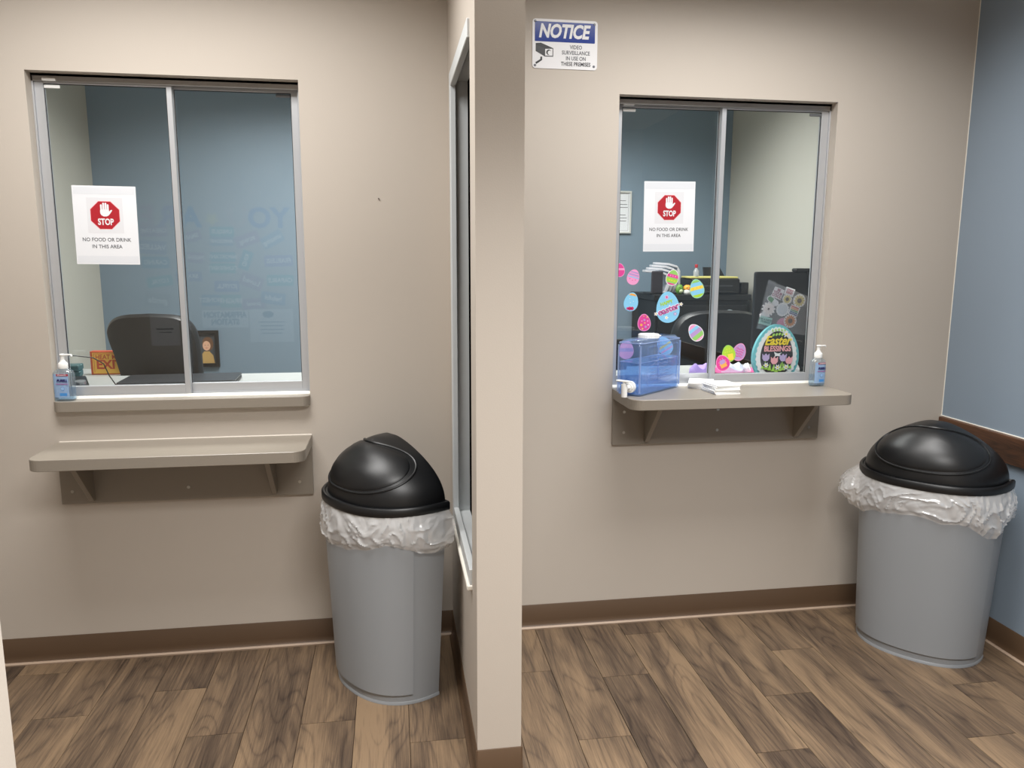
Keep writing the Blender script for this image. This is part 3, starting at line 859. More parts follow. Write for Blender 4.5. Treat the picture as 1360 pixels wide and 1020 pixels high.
# ------------------------------------------------------------------ egg stickers on the right window
def eggw(y, w_, h):
    s = max(-1, min(1, y / (h / 2)))
    return w_ / 2 * math.sqrt(max(0, 1 - s * s)) * (1 - 0.16 * s)
def egg_poly(w_, h, n=32):
    return [(w_ / 2 * math.cos(a) * (1 - 0.16 * math.sin(a)), h / 2 * math.sin(a)) for a in [i * 2 * PI / n for i in range(n)]]
def band(b, w_, h, y0, y1, z, m, n=6):
    ys = [y0 + (y1 - y0) * i / n for i in range(n + 1)]
    pts = [(eggw(y, w_, h), y) for y in ys] + [(-eggw(y, w_, h), y) for y in ys[::-1]]
    b.poly(pts, z, z + 0.0002, m)
def flower(b, x, y, r, z, m, mc, n=5):
    pts = [(x + r * (0.72 + 0.28 * math.cos(n * a)) * math.cos(a), y + r * (0.72 + 0.28 * math.cos(n * a)) * math.sin(a)) for a in [i * 2 * PI / 30 for i in range(30)]]
    b.poly(pts, z, z + 0.0002, m)
    b.poly(circ(x, y, r * 0.3, 10), z + 0.0002, z + 0.0004, mc)
PAL = dict(pink=(240, 160, 205), hot=(222, 70, 150), blue=(108, 186, 226), sky=(140, 206, 238), lime=(176, 216, 66), green=(150, 206, 110), yellow=(244, 218, 84), lilac=(184, 152, 206), white=(244, 240, 244), red=(206, 46, 100), orange=(244, 176, 88), mint=(160, 220, 190), lblue=(150, 190, 232))
def pc(n): return mat('print_' + n, PAL[n], 0.4)
def egg_sticker(label, x, z, w_, h, tilt, border, base, bands=(), dots=(), y=0.0845):
    t = thing('egg_sticker', label, 'sticker', (x, y, z), (PI / 2, -R(tilt), 0), 'egg stickers on the right window')
    MB().poly(egg_poly(w_, h), 0, 0.0004).build('backing', pc(border), t)
    b = MB(); k = 0.92
    b.poly(egg_poly(w_ * k, h * k), 0.0004, 0.0006, pc(base))
    for y0, y1, c in bands: band(b, w_ * k, h * k, y0 * h * k / 2, y1 * h * k / 2, 0.0006, pc(c))
    for i, (dx, dy, r, c) in enumerate(dots): b.poly(circ(dx * w_ / 2, dy * h / 2, r * w_, 10), 0.0008, 0.0010, pc(c))
    b.build('print', None, t)
    return t
egg_sticker('pink egg sticker with lilac stripes and red dots, uppermost at left on the window', 0.759, 1.460, 0.052, 0.064, -15, 'pink', 'pink',
            ((.55, .75, 'lilac'), (.2, .42, 'lilac'), (-.1, .06, 'lblue')), [(-.5, -.3, .04, 'hot'), (0, -.42, .04, 'hot'), (.45, -.3, .04, 'hot')])
egg_sticker('pale blue egg sticker with yellow top and red flower foot on the window', 0.753, 1.359, 0.060, 0.078, -12, 'sky', 'sky',
            ((.72, .95, 'orange'),), [(0, -.72, .13, 'red'), (.34, -.66, .12, 'red'), (-.3, -.76, .09, 'hot'), (-.3, .3, .025, 'white'), (.3, .1, .025, 'white'), (-.1, -.1, .025, 'white')])
egg_sticker('magenta egg sticker with coloured dots above the jug cap', 0.811, 1.273, 0.056, 0.072, 4, 'pink', 'hot', (),
            [(-.45, -.25, .1, 'orange'), (.05, .3, .08, 'lilac'), (.55, .15, .06, 'pink'), (.2, -.5, .09, 'lilac'), (.1, -.05, .05, 'yellow'), (.6, -.3, .05, 'white'), (-.35, .2, .05, 'pink'), (.0, .75, .05, 'orange'), (.5, .6, .05, 'yellow'), (-.3, -.7, .06, 'yellow')])
egg_sticker('green egg sticker with magenta zigzag and lime band on the window', 0.927, 1.458, 0.054, 0.068, -14, 'white', 'green',
            ((.0, .42, 'hot'), (-.55, -.2, 'lime'), (-.95, -.75, 'hot')), [(-.4, .2, .05, 'pink'), (0, .2, .05, 'pink'), (.4, .2, .05, 'pink'), (-.4, -.37, .04, 'yellow'), (0, -.37, .04, 'yellow'), (.4, -.37, .04, 'yellow')])
egg_sticker('blue egg sticker with wide yellow band and green ends on the window', 1.035, 1.412, 0.062, 0.080, 14, 'mint', 'sky',
            ((.7, .97, 'green'), (-.12, .26, 'yellow'), (-.97, -.66, 'lime')), [(-.5, .07, .04, 'orange'), (0, .07, .04, 'orange'), (.5, .07, .04, 'orange')])
egg_sticker('pink, blue, lilac and green striped egg sticker leaning right over the chair', 1.038, 1.229, 0.060, 0.080, 38, 'white', 'pink',
            ((.25, .62, 'sky'), (-.25, .25, 'lilac'), (-.75, -.25, 'green')))
egg_sticker('small pink egg sticker half hidden by the window stile', 0.699, 1.488, 0.046, 0.056, 0, 'pink', 'hot', ((.0, .3, 'pink'),))
egg_sticker('pale blue egg sticker with yellow band seen through the jug', 0.904, 1.175, 0.064, 0.082, 32, 'sky', 'sky', ((-.1, .15, 'yellow'), (-.6, -.4, 'pink')))
egg_sticker('pink egg sticker behind the left end of the jug', 0.737, 1.160, 0.064, 0.078, 0, 'pink', 'pink', ((-.2, .2, 'lilac'),))
# the large one with lettering
t = egg_sticker('large blue egg sticker lettered Happy Easter with flowers on the window', 0.912, 1.336, 0.100, 0.130, 4, 'sky', 'sky')
for fx, fy, fr, c1, c2 in ((-0.004, 0.042, 0.010, 'pink', 'red'), (0.030, -0.030, 0.009, 'lilac', 'white'), (-0.008, -0.043, 0.009, 'white', 'yellow'), (-0.053, -0.024, 0.009, 'white', 'yellow'), (0.057, 0.008, 0.009, 'white', 'yellow')):
    b = MB(); flower(b, fx, fy, fr, 0.0008, pc(c1), pc(c2)); b.build('flower', None, t)
text('greeting_lettering', 'HAPPY', 0.020, pc('lime'), t, (-0.006, 0.018, 0.0012), (0, 0, R(12)), bold=0.0008, sx=0.9)
text('greeting_lettering', 'easter', 0.038, pc('white'), t, (0.001, -0.009, 0.0010), (0, 0, R(16)), bold=0.0030, sx=1.0)
text('greeting_lettering', 'easter', 0.038, mat('print_plum', (186, 84, 150), 0.4), t, (0.001, -0.009, 0.0016), (0, 0, R(16)), bold=0.0008, sx=1.0)
# cluster on the front pane
for lab, x, z, w_, h, tl, c1, c2, y in (
        ('lilac egg sticker with wavy lines, rightmost of the cluster over the pink tray', 1.223, 1.147, 0.060, 0.076, -18, 'lilac', 'pink', 0.0575),
        ('lime dotted egg sticker, middle of the cluster over the pink tray', 1.176, 1.141, 0.060, 0.074, 12, 'lime', 'yellow', 0.0565),
        ('pink egg sticker with a pale bunny panel, lowest of the cluster over the pink tray', 1.151, 1.102, 0.062, 0.070, 25, 'hot', 'pink', 0.0555)):
    t = egg_sticker(lab, x, z, w_, h, tl, c2 if c1 != 'lime' else 'green', c1, (), [(.35 * i, .35 * j, .03, c2) for i in (-1.4, -.5, .5, 1.4) for j in (-1.2, -.3, .6, 1.5) if abs(i) + abs(j) < 2.3], y)
    b = MB()
    if c1 == 'hot':
        b.poly([(-0.014, -0.020), (0.014, -0.020), (0.014, 0.004), (-0.014, 0.004)], 0.0011, 0.0014, pc('orange')); b.poly(rrect(-0.012, -0.004, 0.012, 0.014, 0.005, 3), 0.0014, 0.0017, pc('lilac'))
    elif c1 == 'lime': b.poly(rrect(-0.004, -0.030, 0.018, -0.002, 0.003, 3), 0.0011, 0.0014, pc('yellow'))
    else:
        for k in range(4): b.poly([(-0.018 + 0.006 * i, 0.014 - 0.010 * k + 0.003 * math.sin(i * 2)) for i in range(7)] + [(-0.018 + 0.006 * i, 0.011 - 0.010 * k + 0.003 * math.sin(i * 2)) for i in range(6, -1, -1)], 0.0011, 0.0013, pc('hot'))
    b.build('motif', None, t)

# ------------------------------------------------------------------ office behind the windows
M_DESK = mat('pale_grey_desk', (172, 174, 172), 0.4)
M_LEATHER = mat('black_leather', (20, 20, 21), 0.42, bump=0.25, bscale=160)
M_DARK = mat('charcoal_plastic', (30, 31, 33), 0.45)
M_CAB = mat('black_cabinet_paint', (17, 18, 20), 0.5)
for lab, xa, xb in (('pale grey office worktop inside the left window', -2.0, -0.02), ('pale grey office worktop inside the right window', 0.1, 2.10)):
    t = thing('office_worktop', lab, 'desk', ((xa + xb) / 2, 0.43, 0.0), group='worktops behind the windows')
    hw = (xb - xa) / 2
    MB().box((-hw, -0.29, 0.962), (hw, 0.29, 1.0)).build('top', M_DESK, t, bevel=0.003)
    for s in (-1, 1): MB().box((s * hw, -0.28, 0), (s * (hw - 0.03), 0.25, 0.962)).build('side_panel', M_DESK, t)
t = thing('desk_return', 'pale grey desk return under the boxed sign beside the left office chair', 'desk', (-1.765, 0.98, 0))
MB().box((-0.24, -0.25, 0.93), (0.24, 0.25, 0.966)).build('top', M_DESK, t, bevel=0.003)
for s in (-1, 1): MB().box((-0.24, s * 0.24, 0), (0.12, s * 0.215, 0.93)).build('side_panel', M_DESK, t)

def office_chair(label, x, y, rz, w_, top, slant=0.0):
    t = thing('office_chair', label, 'chair', (x, y, 0), (0, 0, rz), 'office chairs behind the windows')
    # padded back: superellipse outline, slightly curved
    zc = (top + 0.62) / 2; hz = (top - 0.62) / 2
    rings = []
    for k, (s, d) in enumerate(((0.90, -0.040), (0.97, -0.034), (1.0, -0.015), (1.0, 0.010), (0.96, 0.035), (0.86, 0.045))):
        rg = []
        for i in range(56):
            a = i * 2 * PI / 56; c_, s_ = math.cos(a), math.sin(a)
            X = w_ / 2 * s * math.copysign(abs(c_) ** (2 / 5.6), c_); Z = hz * s * math.copysign(abs(s_) ** (2 / 5.6), s_)
            X *= 1 - 0.09 * max(0, -Z / hz) + 0.02
            if X > 0: X *= 1 - slant * max(0.0, min(1.0, (1.20 - (zc + Z)) / 0.22))
            rg.append((X, d - 0.9 * X * X * 0.25 + 0.04 * (Z / hz) ** 2, zc + Z - (0.018 * (X / (w_ / 2)) ** 2)))
        rings.append(rg)
    MB().loft(rings).build('backrest', M_LEATHER, t, smooth=True)
    b = MB(); sr = []
    for z, k in ((0.50, -0.03), (0.515, 0.0), (0.575, 0.0), (0.60, -0.04)):
        sr.append([(px, py, z) for px, py in rrect(-w_ / 2 - k, -0.50 - k, w_ / 2 + k, -0.01 + k, 0.09 + min(k, 0), 6)])
    b.loft(sr).build('seat', M_LEATHER, t, smooth=True)
    MB().cyl((0, -0.25, 0.10), (0, -0.25, 0.50), 0.03, 16).build('gas_column', M_DARK, t, smooth=True)
    for i in range(5):
        a = i * 2 * PI / 5 + 0.3; e = (0.215 * math.cos(a), -0.25 + 0.215 * math.sin(a))
        lg = MB().cyl((0, -0.25, 0.12), (e[0], e[1], 0.075), 0.025, 10, r2=0.016).build('base_leg', M_DARK, t, smooth=True)
        MB().cyl((e[0] - 0.018, e[1], 0.0285), (e[0] + 0.018, e[1], 0.0285), 0.028, 14).build('caster', M_DARK, lg, smooth=True)
    return t
office_chair('black leather office chair back seen through the left window', -1.358, 0.93, R(176), 0.425, 1.270, 0.30)
office_chair('black office chair back seen through the right window in front of the cabinet', 1.530, 1.00, R(186), 0.53, 1.262)

# left office: slim laptop, phone, boxes
t = thing('laptop', 'closed dark slim laptop lying on the worktop in front of the left chair', 'laptop', (-1.120, 0.46, 1.0), (0, 0, R(3)))
b = MB(); b.poly(rrect(-0.232, -0.115, 0.232, 0.115, 0.012, 4), 0.002, 0.014); b.build('base', M_DARK, t, bevel=0.002)
b = MB(); b.poly(rrect(-0.232, -0.115, 0.232, 0.115, 0.012, 4), 0.016, 0.025); b.build('lid', mat('laptop_grey', (62, 64, 68), 0.35, metal=0.4), t, bevel=0.002)
for sx_ in (-1, 1): MB().cyl((sx_ * 0.2, -0.09, 0), (sx_ * 0.2, -0.09, 0.003), 0.006, 10).build('foot', M_CAB, t)
t = thing('boxed_sign', 'orange and yellow boxed sign lettered EXI beside the left office chair', 'box', (-1.604, 1.00, 0.9662), (0, 0, R(-2)))
MB().box((-0.075, 0.0, 0), (0.075, 0.045, 0.115)).build('box', mat('box_red_orange', (196, 84, 52), 0.5), t, bevel=0.002)
MB().box((-0.064, -0.001, 0.006), (0.073, 0.0, 0.108)).build('face', mat('box_yellow', (240, 190, 84), 0.5), t)
b = MB(); b.box((-0.058, -0.0015, 0.102), (0.07, -0.001, 0.104)); b.box((-0.058, -0.0015, 0.012), (-0.056, -0.001, 0.102)); b.build('inner_line', MATS['box_red_orange'], t)
text('box_lettering', 'HEAT MA', 0.032, mat('box_brick', (200, 80, 50), 0.5), t, (-0.05, -0.0016, 0.086), FACE, sx=0.85, bold=0.0006, align='LEFT')
text('box_lettering', 'EXIT', 0.060, MATS['box_brick'], t, (-0.048, -0.0016, 0.048), FACE, bold=0.0020, align='LEFT')
t = thing('desk_phone', 'black desk phone with its handset beside the boxed sign', 'phone', (-1.500, 0.30, 1.0), (0, 0, R(25)))
MB().prism([(-0.08, 0), (0.08, 0), (0.08, 0.05), (-0.08, 0.02)], -0.045, 0.06, 'x').build('base', M_BLACK, t, bevel=0.004)
b = MB(); b.tube([(-0.02 + 0.0, -0.085 + 0.017 * i, 0.05 + 0.018 * math.sin(i * PI / 10)) for i in range(11)], 0.013, 10); b.ball((-0.02, -0.075, 0.045), 0.022, 0.022, 0.016); b.ball((-0.02, 0.075, 0.055), 0.022, 0.022, 0.016)
b.build('handset', M_BLACK, t, smooth=True)
MB().cyl((0.03, -0.03, 0.03), (0.03, -0.032, 0.044), 0.02, 16).build('round_key', mat('phone_silver', (150, 152, 156), 0.25, metal=0.6), t, smooth=True)
for k, dz in enumerate((0.0, 0.026)):
    o = MB().poly(rrect(-0.055, -0.04, 0.055, 0.04, 0.006, 3), 0, 0.024).build('card_box', mat('teal_card', (58, 96, 100), 0.45), None, bevel=0.003, loc=(-1.575, 0.46, 1.038 + dz), rot=(0, 0, R(12 - 6 * k)))
    tag(o, ('lower' if k == 0 else 'upper') + ' of two stacked teal card boxes behind the sanitizer bottle', 'box', 'teal card boxes')
o = MB().poly(rrect(-0.065, -0.045, 0.065, 0.045, 0.006, 3), 0, 0.038).build('storage_tin', mat('grey_tin', (84, 90, 94), 0.4, metal=0.3), None, bevel=0.003, loc=(-1.590, 0.46, 1.0), rot=(0, 0, R(12)))
tag(o, 'grey tin under the two teal card boxes', 'tin')
o = MB().poly([(-0.09, -0.06), (0.09, -0.05), (0.085, 0.06), (-0.085, 0.055)], 0, 0.0006).build('coral_sheet', mat('coral_paper', (228, 120, 104), 0.6), None, loc=(-1.400, 0.36, 1.0003), rot=(0, 0, R(10)))
tag(o, 'coral paper sheet lying on the worktop beside the phone', 'paper')
o = MB().tube([(-1.46, 0.125, 1.166), (-1.42, 0.16, 1.160), (-1.375, 0.2, 1.147), (-1.345, 0.22, 1.12), (-1.335, 0.24, 1.07), (-1.31, 0.25, 1.02), (-1.28, 0.28, 1.003)], 0.0022, 6, mat('black_cable', (14, 14, 15), 0.5)).build('cable', None, None, smooth=True)
tag(o, 'thin black cable arching over the worktop behind the left sanitizer bottle', 'cable')
# framed portrait on the far wall
t = thing('picture_frame', 'black framed portrait of a child on the blue wall right of the left chair', 'picture', (-1.415, YB - 0.001, 0.955), FACE)
b = MB(); Wf, Hf = 0.085, 0.117
b.box((-Wf, -Hf, 0), (-Wf + 0.022, Hf, 0.02)); b.box((Wf - 0.022, -Hf, 0), (Wf, Hf, 0.02)); b.box((-Wf + 0.022, Hf - 0.022, 0), (Wf - 0.022, Hf, 0.02)); b.box((-Wf + 0.022, -Hf, 0), (Wf - 0.022, -Hf + 0.022, 0.02))
b.build('frame', M_CAB, t)
pr = MB().box((-Wf + 0.02, -Hf + 0.02, 0), (Wf - 0.02, Hf - 0.02, 0.006)).build('print', mat('portrait_backdrop', (72, 78, 84), 0.5), t)
b = MB(); cx = 0.012
b.poly(circ(cx + 0.004, 0.030, 0.034, 20, 0.046), 0.006, 0.0064, mat('portrait_hair', (112, 78, 54), 0.6))
b.poly([(cx - 0.05, -0.096), (cx + 0.042, -0.096), (cx + 0.034, -0.045), (cx + 0.012, -0.018), (cx - 0.02, -0.018), (cx - 0.042, -0.045)], 0.0064, 0.0068, mat('portrait_top', (196, 160, 98), 0.6))
b.poly(circ(cx - 0.004, 0.018, 0.024, 20, 0.031), 0.0068, 0.0072, mat('portrait_skin', (226, 178, 148), 0.6))
for e in (-1, 1): b.poly(circ(cx - 0.004 + e * 0.009, 0.022, 0.0026, 8), 0.0072, 0.0074, M_INK)
b.poly([(cx - 0.014, 0.006), (cx - 0.004, 0.001), (cx + 0.006, 0.006)][::-1], 0.0072, 0.0074, mat('portrait_lips', (190, 96, 90), 0.6))
b.build('portrait', None, pr)

# right office
t = thing('framed_certificate', 'white framed certificate on the blue office wall at the edge of the right window', 'certificate', (1.295, YB - 0.001, 1.848), FACE)
Wf, Hf = 0.108, 0.1405
b = MB(); b.box((-Wf, -Hf, 0), (-Wf + 0.010, Hf, 0.014)); b.box((Wf - 0.010, -Hf, 0), (Wf, Hf, 0.014)); b.box((-Wf + 0.01, Hf - 0.010, 0), (Wf - 0.01, Hf, 0.014)); b.box((-Wf + 0.01, -Hf, 0), (Wf - 0.01, -Hf + 0.010, 0.014))
b.build('frame', mat('pale_frame', (206, 208, 204), 0.4), t)
pr = MB().box((-Wf + 0.01, -Hf + 0.01, 0), (Wf - 0.01, Hf - 0.01, 0.005)).build('sheet', M_PAPER, t)
b = MB()
for yy, ww in ((0.075, 0.05), (0.05, 0.06), (0.03, 0.065), (-0.02, 0.05), (-0.04, 0.06), (-0.06, 0.055)): b.box((0.02 - ww, yy, 0.005), (0.02 + ww, yy + 0.004, 0.0052))
b.build('print_lines', M_GTX, pr)
b = MB(); ii = 0.018
for q in (((-Wf + ii, -Hf + ii), (-Wf + ii + .0015, Hf - ii)), ((Wf - ii - .0015, -Hf + ii), (Wf - ii, Hf - ii)), ((-Wf + ii, Hf - ii - .0015), (Wf - ii, Hf - ii)), ((-Wf + ii, -Hf + ii), (Wf - ii, -Hf + ii + .0015))):
    b.box((q[0][0], q[0][1], 0.005), (q[1][0], q[1][1], 0.0052))
b.build('border_line', M_INK, pr)

t = thing('file_cabinet', 'tall black cabinet behind the right office chair in the corner', 'cabinet', (1.735, 1.90, 0))
MB().box((-0.31, -0.20, 0.0), (0.31, 0.28, 1.275)).build('body', M_CAB, t, bevel=0.004)
MB().box((-0.325, -0.215, 1.275), (0.325, 0.28, 1.312)).build('top', M_CAB, t, bevel=0.003)
for k in range(3):
    d = MB().box((-0.295, -0.218, 0.05 + 0.405 * k), (0.295, -0.20, 0.435 + 0.405 * k)).build('drawer', M_CAB, t, bevel=0.003)
    MB().box((-0.06, -0.235, 0.25 + 0.405 * k), (0.06, -0.218, 0.265 + 0.405 * k)).build('handle', M_DARK, d, bevel=0.002)

t = thing('file_sorter', 'grey and white curved file sorter standing on the black cabinet', 'file sorter', (1.485, 1.80, 1.312))
MB().box((-0.085, -0.06, 0), (0.10, 0.08, 0.012)).build('base', M_DARK, t, bevel=0.002)
MB().box((-0.075, -0.062, 0.005), (0.0, -0.04, 0.148)).build('front_block', mat('sorter_dark', (52, 50, 56), 0.4), t, bevel=0.006)
M_SORT = mat('sorter_white', (206, 206, 212), 0.3)
for k in range(4):
    x0 = -0.115 + 0.030 * k; zt = 0.160 + 0.016 * k; xr = 0.045 + 0.032 * k
    pts = [(x0, zt - 0.006), (x0 + 0.09, zt - 0.012), (xr - 0.02, zt - 0.028), (xr, zt - 0.06), (xr + 0.004, 0.06), (xr - 0.012, 0.02), (xr - 0.04, 0.0)]
    inn = [(x, z - 0.014) if i < 3 else (x - 0.018, z) for i, (x, z) in enumerate(pts)]
    MB().prism([(x, z) for x, z in pts] + [(x, z) for x, z in inn[::-1]], -0.05 + 0.022 * k, -0.035 + 0.05 * 1 + 0.022 * k, 'y').build('divider', M_SORT, t, smooth=False, bevel=0.002)

t = thing('printer', 'black printer on the cabinet right of the small toy figures', 'printer', (1.845, 1.84, 1.312))
MB().box((-0.175, -0.12, 0), (0.150, 0.16, 0.10)).build('body', M_BLACK, t, bevel=0.008)
MB().box((-0.13, -0.16, 0.012), (0.10, -0.12, 0.02)).build('output_tray', M_DARK, t, bevel=0.002)
MB().box((-0.14, -0.1225, 0.05), (0.10, -0.12, 0.058)).build('slot', mat('printer_grey', (70, 72, 76), 0.4), t)
b = MB(); b.add([(-0.02, 0.06, 0.10), (0.13, 0.06, 0.10), (0.115, 0.13, 0.17), (0.0, 0.13, 0.17), (-0.02, 0.072, 0.10), (0.13, 0.072, 0.10), (0.115, 0.142, 0.17), (0.0, 0.142, 0.17)], [(0,1,2,3),(4,7,6,5),(0,4,5,1),(1,5,6,2),(2,6,7,3),(3,7,4,0)]); b.build('paper_support', M_BLACK, t)
o = MB().box((-0.16, -0.11, 0), (0.16, 0.06, 0.012)).build('folder', mat('yellow_folder', (222, 214, 128), 0.6), None, bevel=0.003, loc=(1.825, 1.84, 1.4125))
tag(o, 'yellow folder lying on top of the black printer', 'folder')
t = thing('small_speaker', 'small black speaker box at the right end of the cabinet top', 'speaker', (2.030, 1.77, 1.312))
MB().box((-0.022, -0.04, 0), (0.03, 0.05, 0.075)).build('case', M_BLACK, t, bevel=0.004)
MB().cyl((0.004, -0.04, 0.045), (0.004, -0.0425, 0.045), 0.015, 16).build('cone', M_DARK, t, smooth=True)
t = thing('squeeze_bottle', 'small clear bottle with a red cap in front of the yellow folder', 'bottle', (1.705, 1.745, 1.4250))
MB().lathe([(0.016, 0), (0.018, 0.004), (0.018, 0.035), (0.008, 0.05), (0.007, 0.058)], n=18).build('bottle', clear_mat('milky_bottle', (240, 242, 244), base=0.06, body=0.4, body_rgb=(235, 238, 240)), t, smooth=True)
MB().lathe([(0.010, 0.056), (0.010, 0.074), (0.008, 0.077)], n=16).build('cap', mat('cap_red', (168, 30, 38), 0.4), t, smooth=True)
# two toy figures
t = thing('toy_figure', 'small green toy figure on the cabinet beside the yellow chick', 'toy', (1.588, 1.72, 1.312), group='toy figures on the cabinet')
MB().ball((0, 0, 0.032), 0.026, 0.022, 0.033).build('body', mat('toy_green', (96, 150, 52), 0.5), t, smooth=True)
MB().ball((0.004, -0.014, 0.022), 0.014, 0.012, 0.014).build('belly', mat('toy_pale_green', (206, 218, 170), 0.5), t, smooth=True)
for e in (-1, 1): MB().ball((0.004 + e * 0.009, -0.019, 0.044), 0.003, 0.003, 0.003, 8, 5).build('eye', M_INK, t, smooth=True)
t = thing('toy_figure', 'small orange chick toy figure on the cabinet beside the green one', 'toy', (1.638, 1.715, 1.312), group='toy figures on the cabinet')
MB().lathe([(0.018, 0.0), (0.024, 0.006), (0.026, 0.018), (0.022, 0.03)], n=20).build('body', M_WHITE, t, smooth=True)
hd = MB().ball((0, 0, 0.040), 0.026, 0.022, 0.022).build('head', mat('toy_orange', (240, 170, 52), 0.5), t, smooth=True)
for e in (-1, 1): MB().ball((e * 0.010, -0.019, 0.044), 0.003, 0.003, 0.003, 8, 5).build('eye', M_INK, hd, smooth=True)
MB().cyl((0, -0.020, 0.037), (0, -0.029, 0.035), 0.005, 8, r2=0.001).build('beak', mat('toy_beak', (226, 110, 40), 0.5), hd)
# pale blue cut-out fixed to the cabinet front
b = MB(); b.poly([(0.045 * math.cos(R(a)), 0.052 * math.sin(R(a))) for a in range(0, 181, 12)], 0, 0.0015, mat('pale_print', (190, 206, 214), 0.6)); b.poly([(0.036 * math.cos(R(a)), 0.003 + 0.043 * math.sin(R(a))) for a in range(0, 181, 12)], 0.0015, 0.002, mat('cutout_blue', (92, 142, 184), 0.6))
b.poly([(0.03, 0.0), (0.062, 0.0), (0.058, 0.02), (0.046, 0.026), (0.036, 0.018)], 0.0015, 0.002, MATS['cutout_blue'])
o = b.build('paper_cutout', None, None, loc=(1.915, 1.6815, 1.165), rot=FACE)
tag(o, 'rounded pale blue paper cut-out stuck to the black cabinet above the chair', 'cut-out')

# black monitor seen from behind with its camera
t = thing('monitor', 'black monitor seen from behind at the right edge of the right window', 'monitor', (1.755, 0.52, 1.0), (0, 0, R(-4)))
MB().poly(rrect(-0.245, 0.10, 0.245, 0.475, 0.01, 4), -0.014, 0.014).build('back_shell', M_CAB, t, bevel=0.004, rot=FACE)
MB().box((-0.03, 0.0, 0.012), (0.03, 0.02, 0.2)).build('stand', M_CAB, t, bevel=0.003)
MB().poly(rrect(-0.10, -0.08, 0.10, 0.10, 0.02, 4), 0, 0.012).build('foot', M_CAB, t, bevel=0.003)
wc = MB().box((-0.055, -0.025, 0.474), (0.03, 0.02, 0.492)).build('webcam', M_BLACK, t, bevel=0.006)
MB().tube([(0.0, -0.03, 0.48), (0.01, -0.032, 0.44), (0.03, -0.03, 0.39), (0.06, -0.03, 0.36), (0.1, -0.028, 0.34)], 0.0025, 6).build('webcam_cord', M_DARK, wc, smooth=True)
# second monitor at the far left edge of the right window
t = thing('monitor', 'black monitor low at the left edge of the right window behind the jug', 'monitor', (0.62, 0.45, 1.0), (0, 0, R(6)))
MB().poly(rrect(-0.24, 0.02, 0.24, 0.165, 0.008, 4), -0.012, 0.012).build('back_shell', M_CAB, t, bevel=0.003, rot=FACE)
MB().box((-0.04, 0.0, 0.0), (0.04, 0.05, 0.06)).build('stand', M_CAB, t, bevel=0.003)

# egg plaque standing behind the glass
M_TEAL = mat('plaque_teal', (110, 182, 190), 0.5)
t = thing('egg_plaque', 'wooden egg plaque lettered Easter Blessings inside the right window', 'plaque', (1.428, 0.128, 1.0125), FACE)
EW, EH = 0.212, 0.255; CY = EH / 2 - 0.012
def egg_at(w_, h, cy, n=48, scal=0.0, ns=30, flat=None):
    pts = []
    for i in range(n):
        a = i * 2 * PI / n; k = 1 + scal * math.cos(ns * a)
        x, y = w_ / 2 * k * math.cos(a) * (1 - 0.14 * math.sin(a)), cy + h / 2 * k * math.sin(a)
        if flat is not None: y = max(y, flat)
        pts.append((x, y))
    return pts
MB().poly(egg_at(EW, EH, CY, 48, flat=0.0), -0.018, 0).build('teal_back', M_TEAL, t)
MB().poly(egg_at(EW * 0.88, EH * 0.90, CY, 180, 0.022, 30, flat=0.001), 0, 0.004).build('scalloped_border', M_SIGNW, t)
CI = CY + 0.024
MB().poly(egg_at(EW * 0.70, EH * 0.76, CY + 0.002, 48), 0.004, 0.006).build('dark_field', mat('plaque_charcoal', (46, 44, 46), 0.6), t)
M_PG, M_PY, M_PP, M_PL = mat('plaque_green', (166, 214, 92), 0.5), mat('plaque_yellow', (240, 212, 52), 0.5), mat('plaque_pink', (240, 168, 176), 0.5), mat('plaque_lilac', (186, 166, 208), 0.5)
text('greeting_lettering', 'Easter', 0.055, M_PY, t, (-0.003, CI + 0.033, 0.010), sx=0.85, shear=0.35, bold=0.0012, depth=0.0015)
text('greeting_lettering', 'BLESSINGS', 0.033, M_PP, t, (0.000, CI - 0.002, 0.009), sx=0.80, bold=0.0008, depth=0.0012)
b = MB()
for k in range(5):
    x = -0.025 + 0.014 * k
    for s in (-1, 1): b.poly([(x + 0.010 * math.cos(R(60 * s + 30)) * (0.5 + 0.5 * math.cos(a)) - 0.003 * math.sin(a), CI + 0.072 - 0.002 * abs(k - 2) + s * 0.004 + s * 0.012 * (0.5 - 0.5 * math.cos(a)) * 0.9 + 0.003 * math.sin(a)) for a in [i * 2 * PI / 10 for i in range(10)]], 0.006, 0.009, M_PG)
b.build('leaf_sprig', None, t)
b = MB()
for i in range(9):
    x = -0.064 + 0.016 * i; hgt = 0.066 + 0.012 * ((i * 3) % 4) / 3; lim = 0.036 + abs(i - 4) * 0.004
    b.poly([(x - 0.008, lim), (x + 0.008, lim), (x + 0.003 + 0.004 * (i % 2), hgt)], 0.006, 0.008 + 0.0004 * (i % 2), M_PG)
b.build('grass', None, t)
for x, y, c in ((-0.052, CI - 0.038, M_PL), (-0.012, CI - 0.052, M_PP), (0.028, CI - 0.040, M_PL), (0.056, CI - 0.052, M_PP)):
    b = MB(); s = 0.016
    b.poly([(x - s, y + s), (x - s, y - s * .3), (x - s * .5, y - s), (x + s * .5, y - s), (x + s, y - s * .3), (x + s, y + s), (x + s * .5, y + s * .45), (x, y + s * 1.05), (x - s * .5, y + s * .45)], 0.008, 0.011, c)
    b.box((x - 0.0012, y - s - 0.02, 0.006), (x + 0.0012, y - s, 0.0085), M_PG)
    b.build('tulip', None, t)
for x, y, r_ in ((0.036, CI + 0.062, 0.016), (-0.050, CI - 0.072, 0.013), (0.004, CI - 0.082, 0.014), (0.044, CI - 0.082, 0.014)):
    b = MB(); flower(b, x, y, r_, 0.011, M_SIGNW, M_PY, 6); b.build('daisy', None, t)
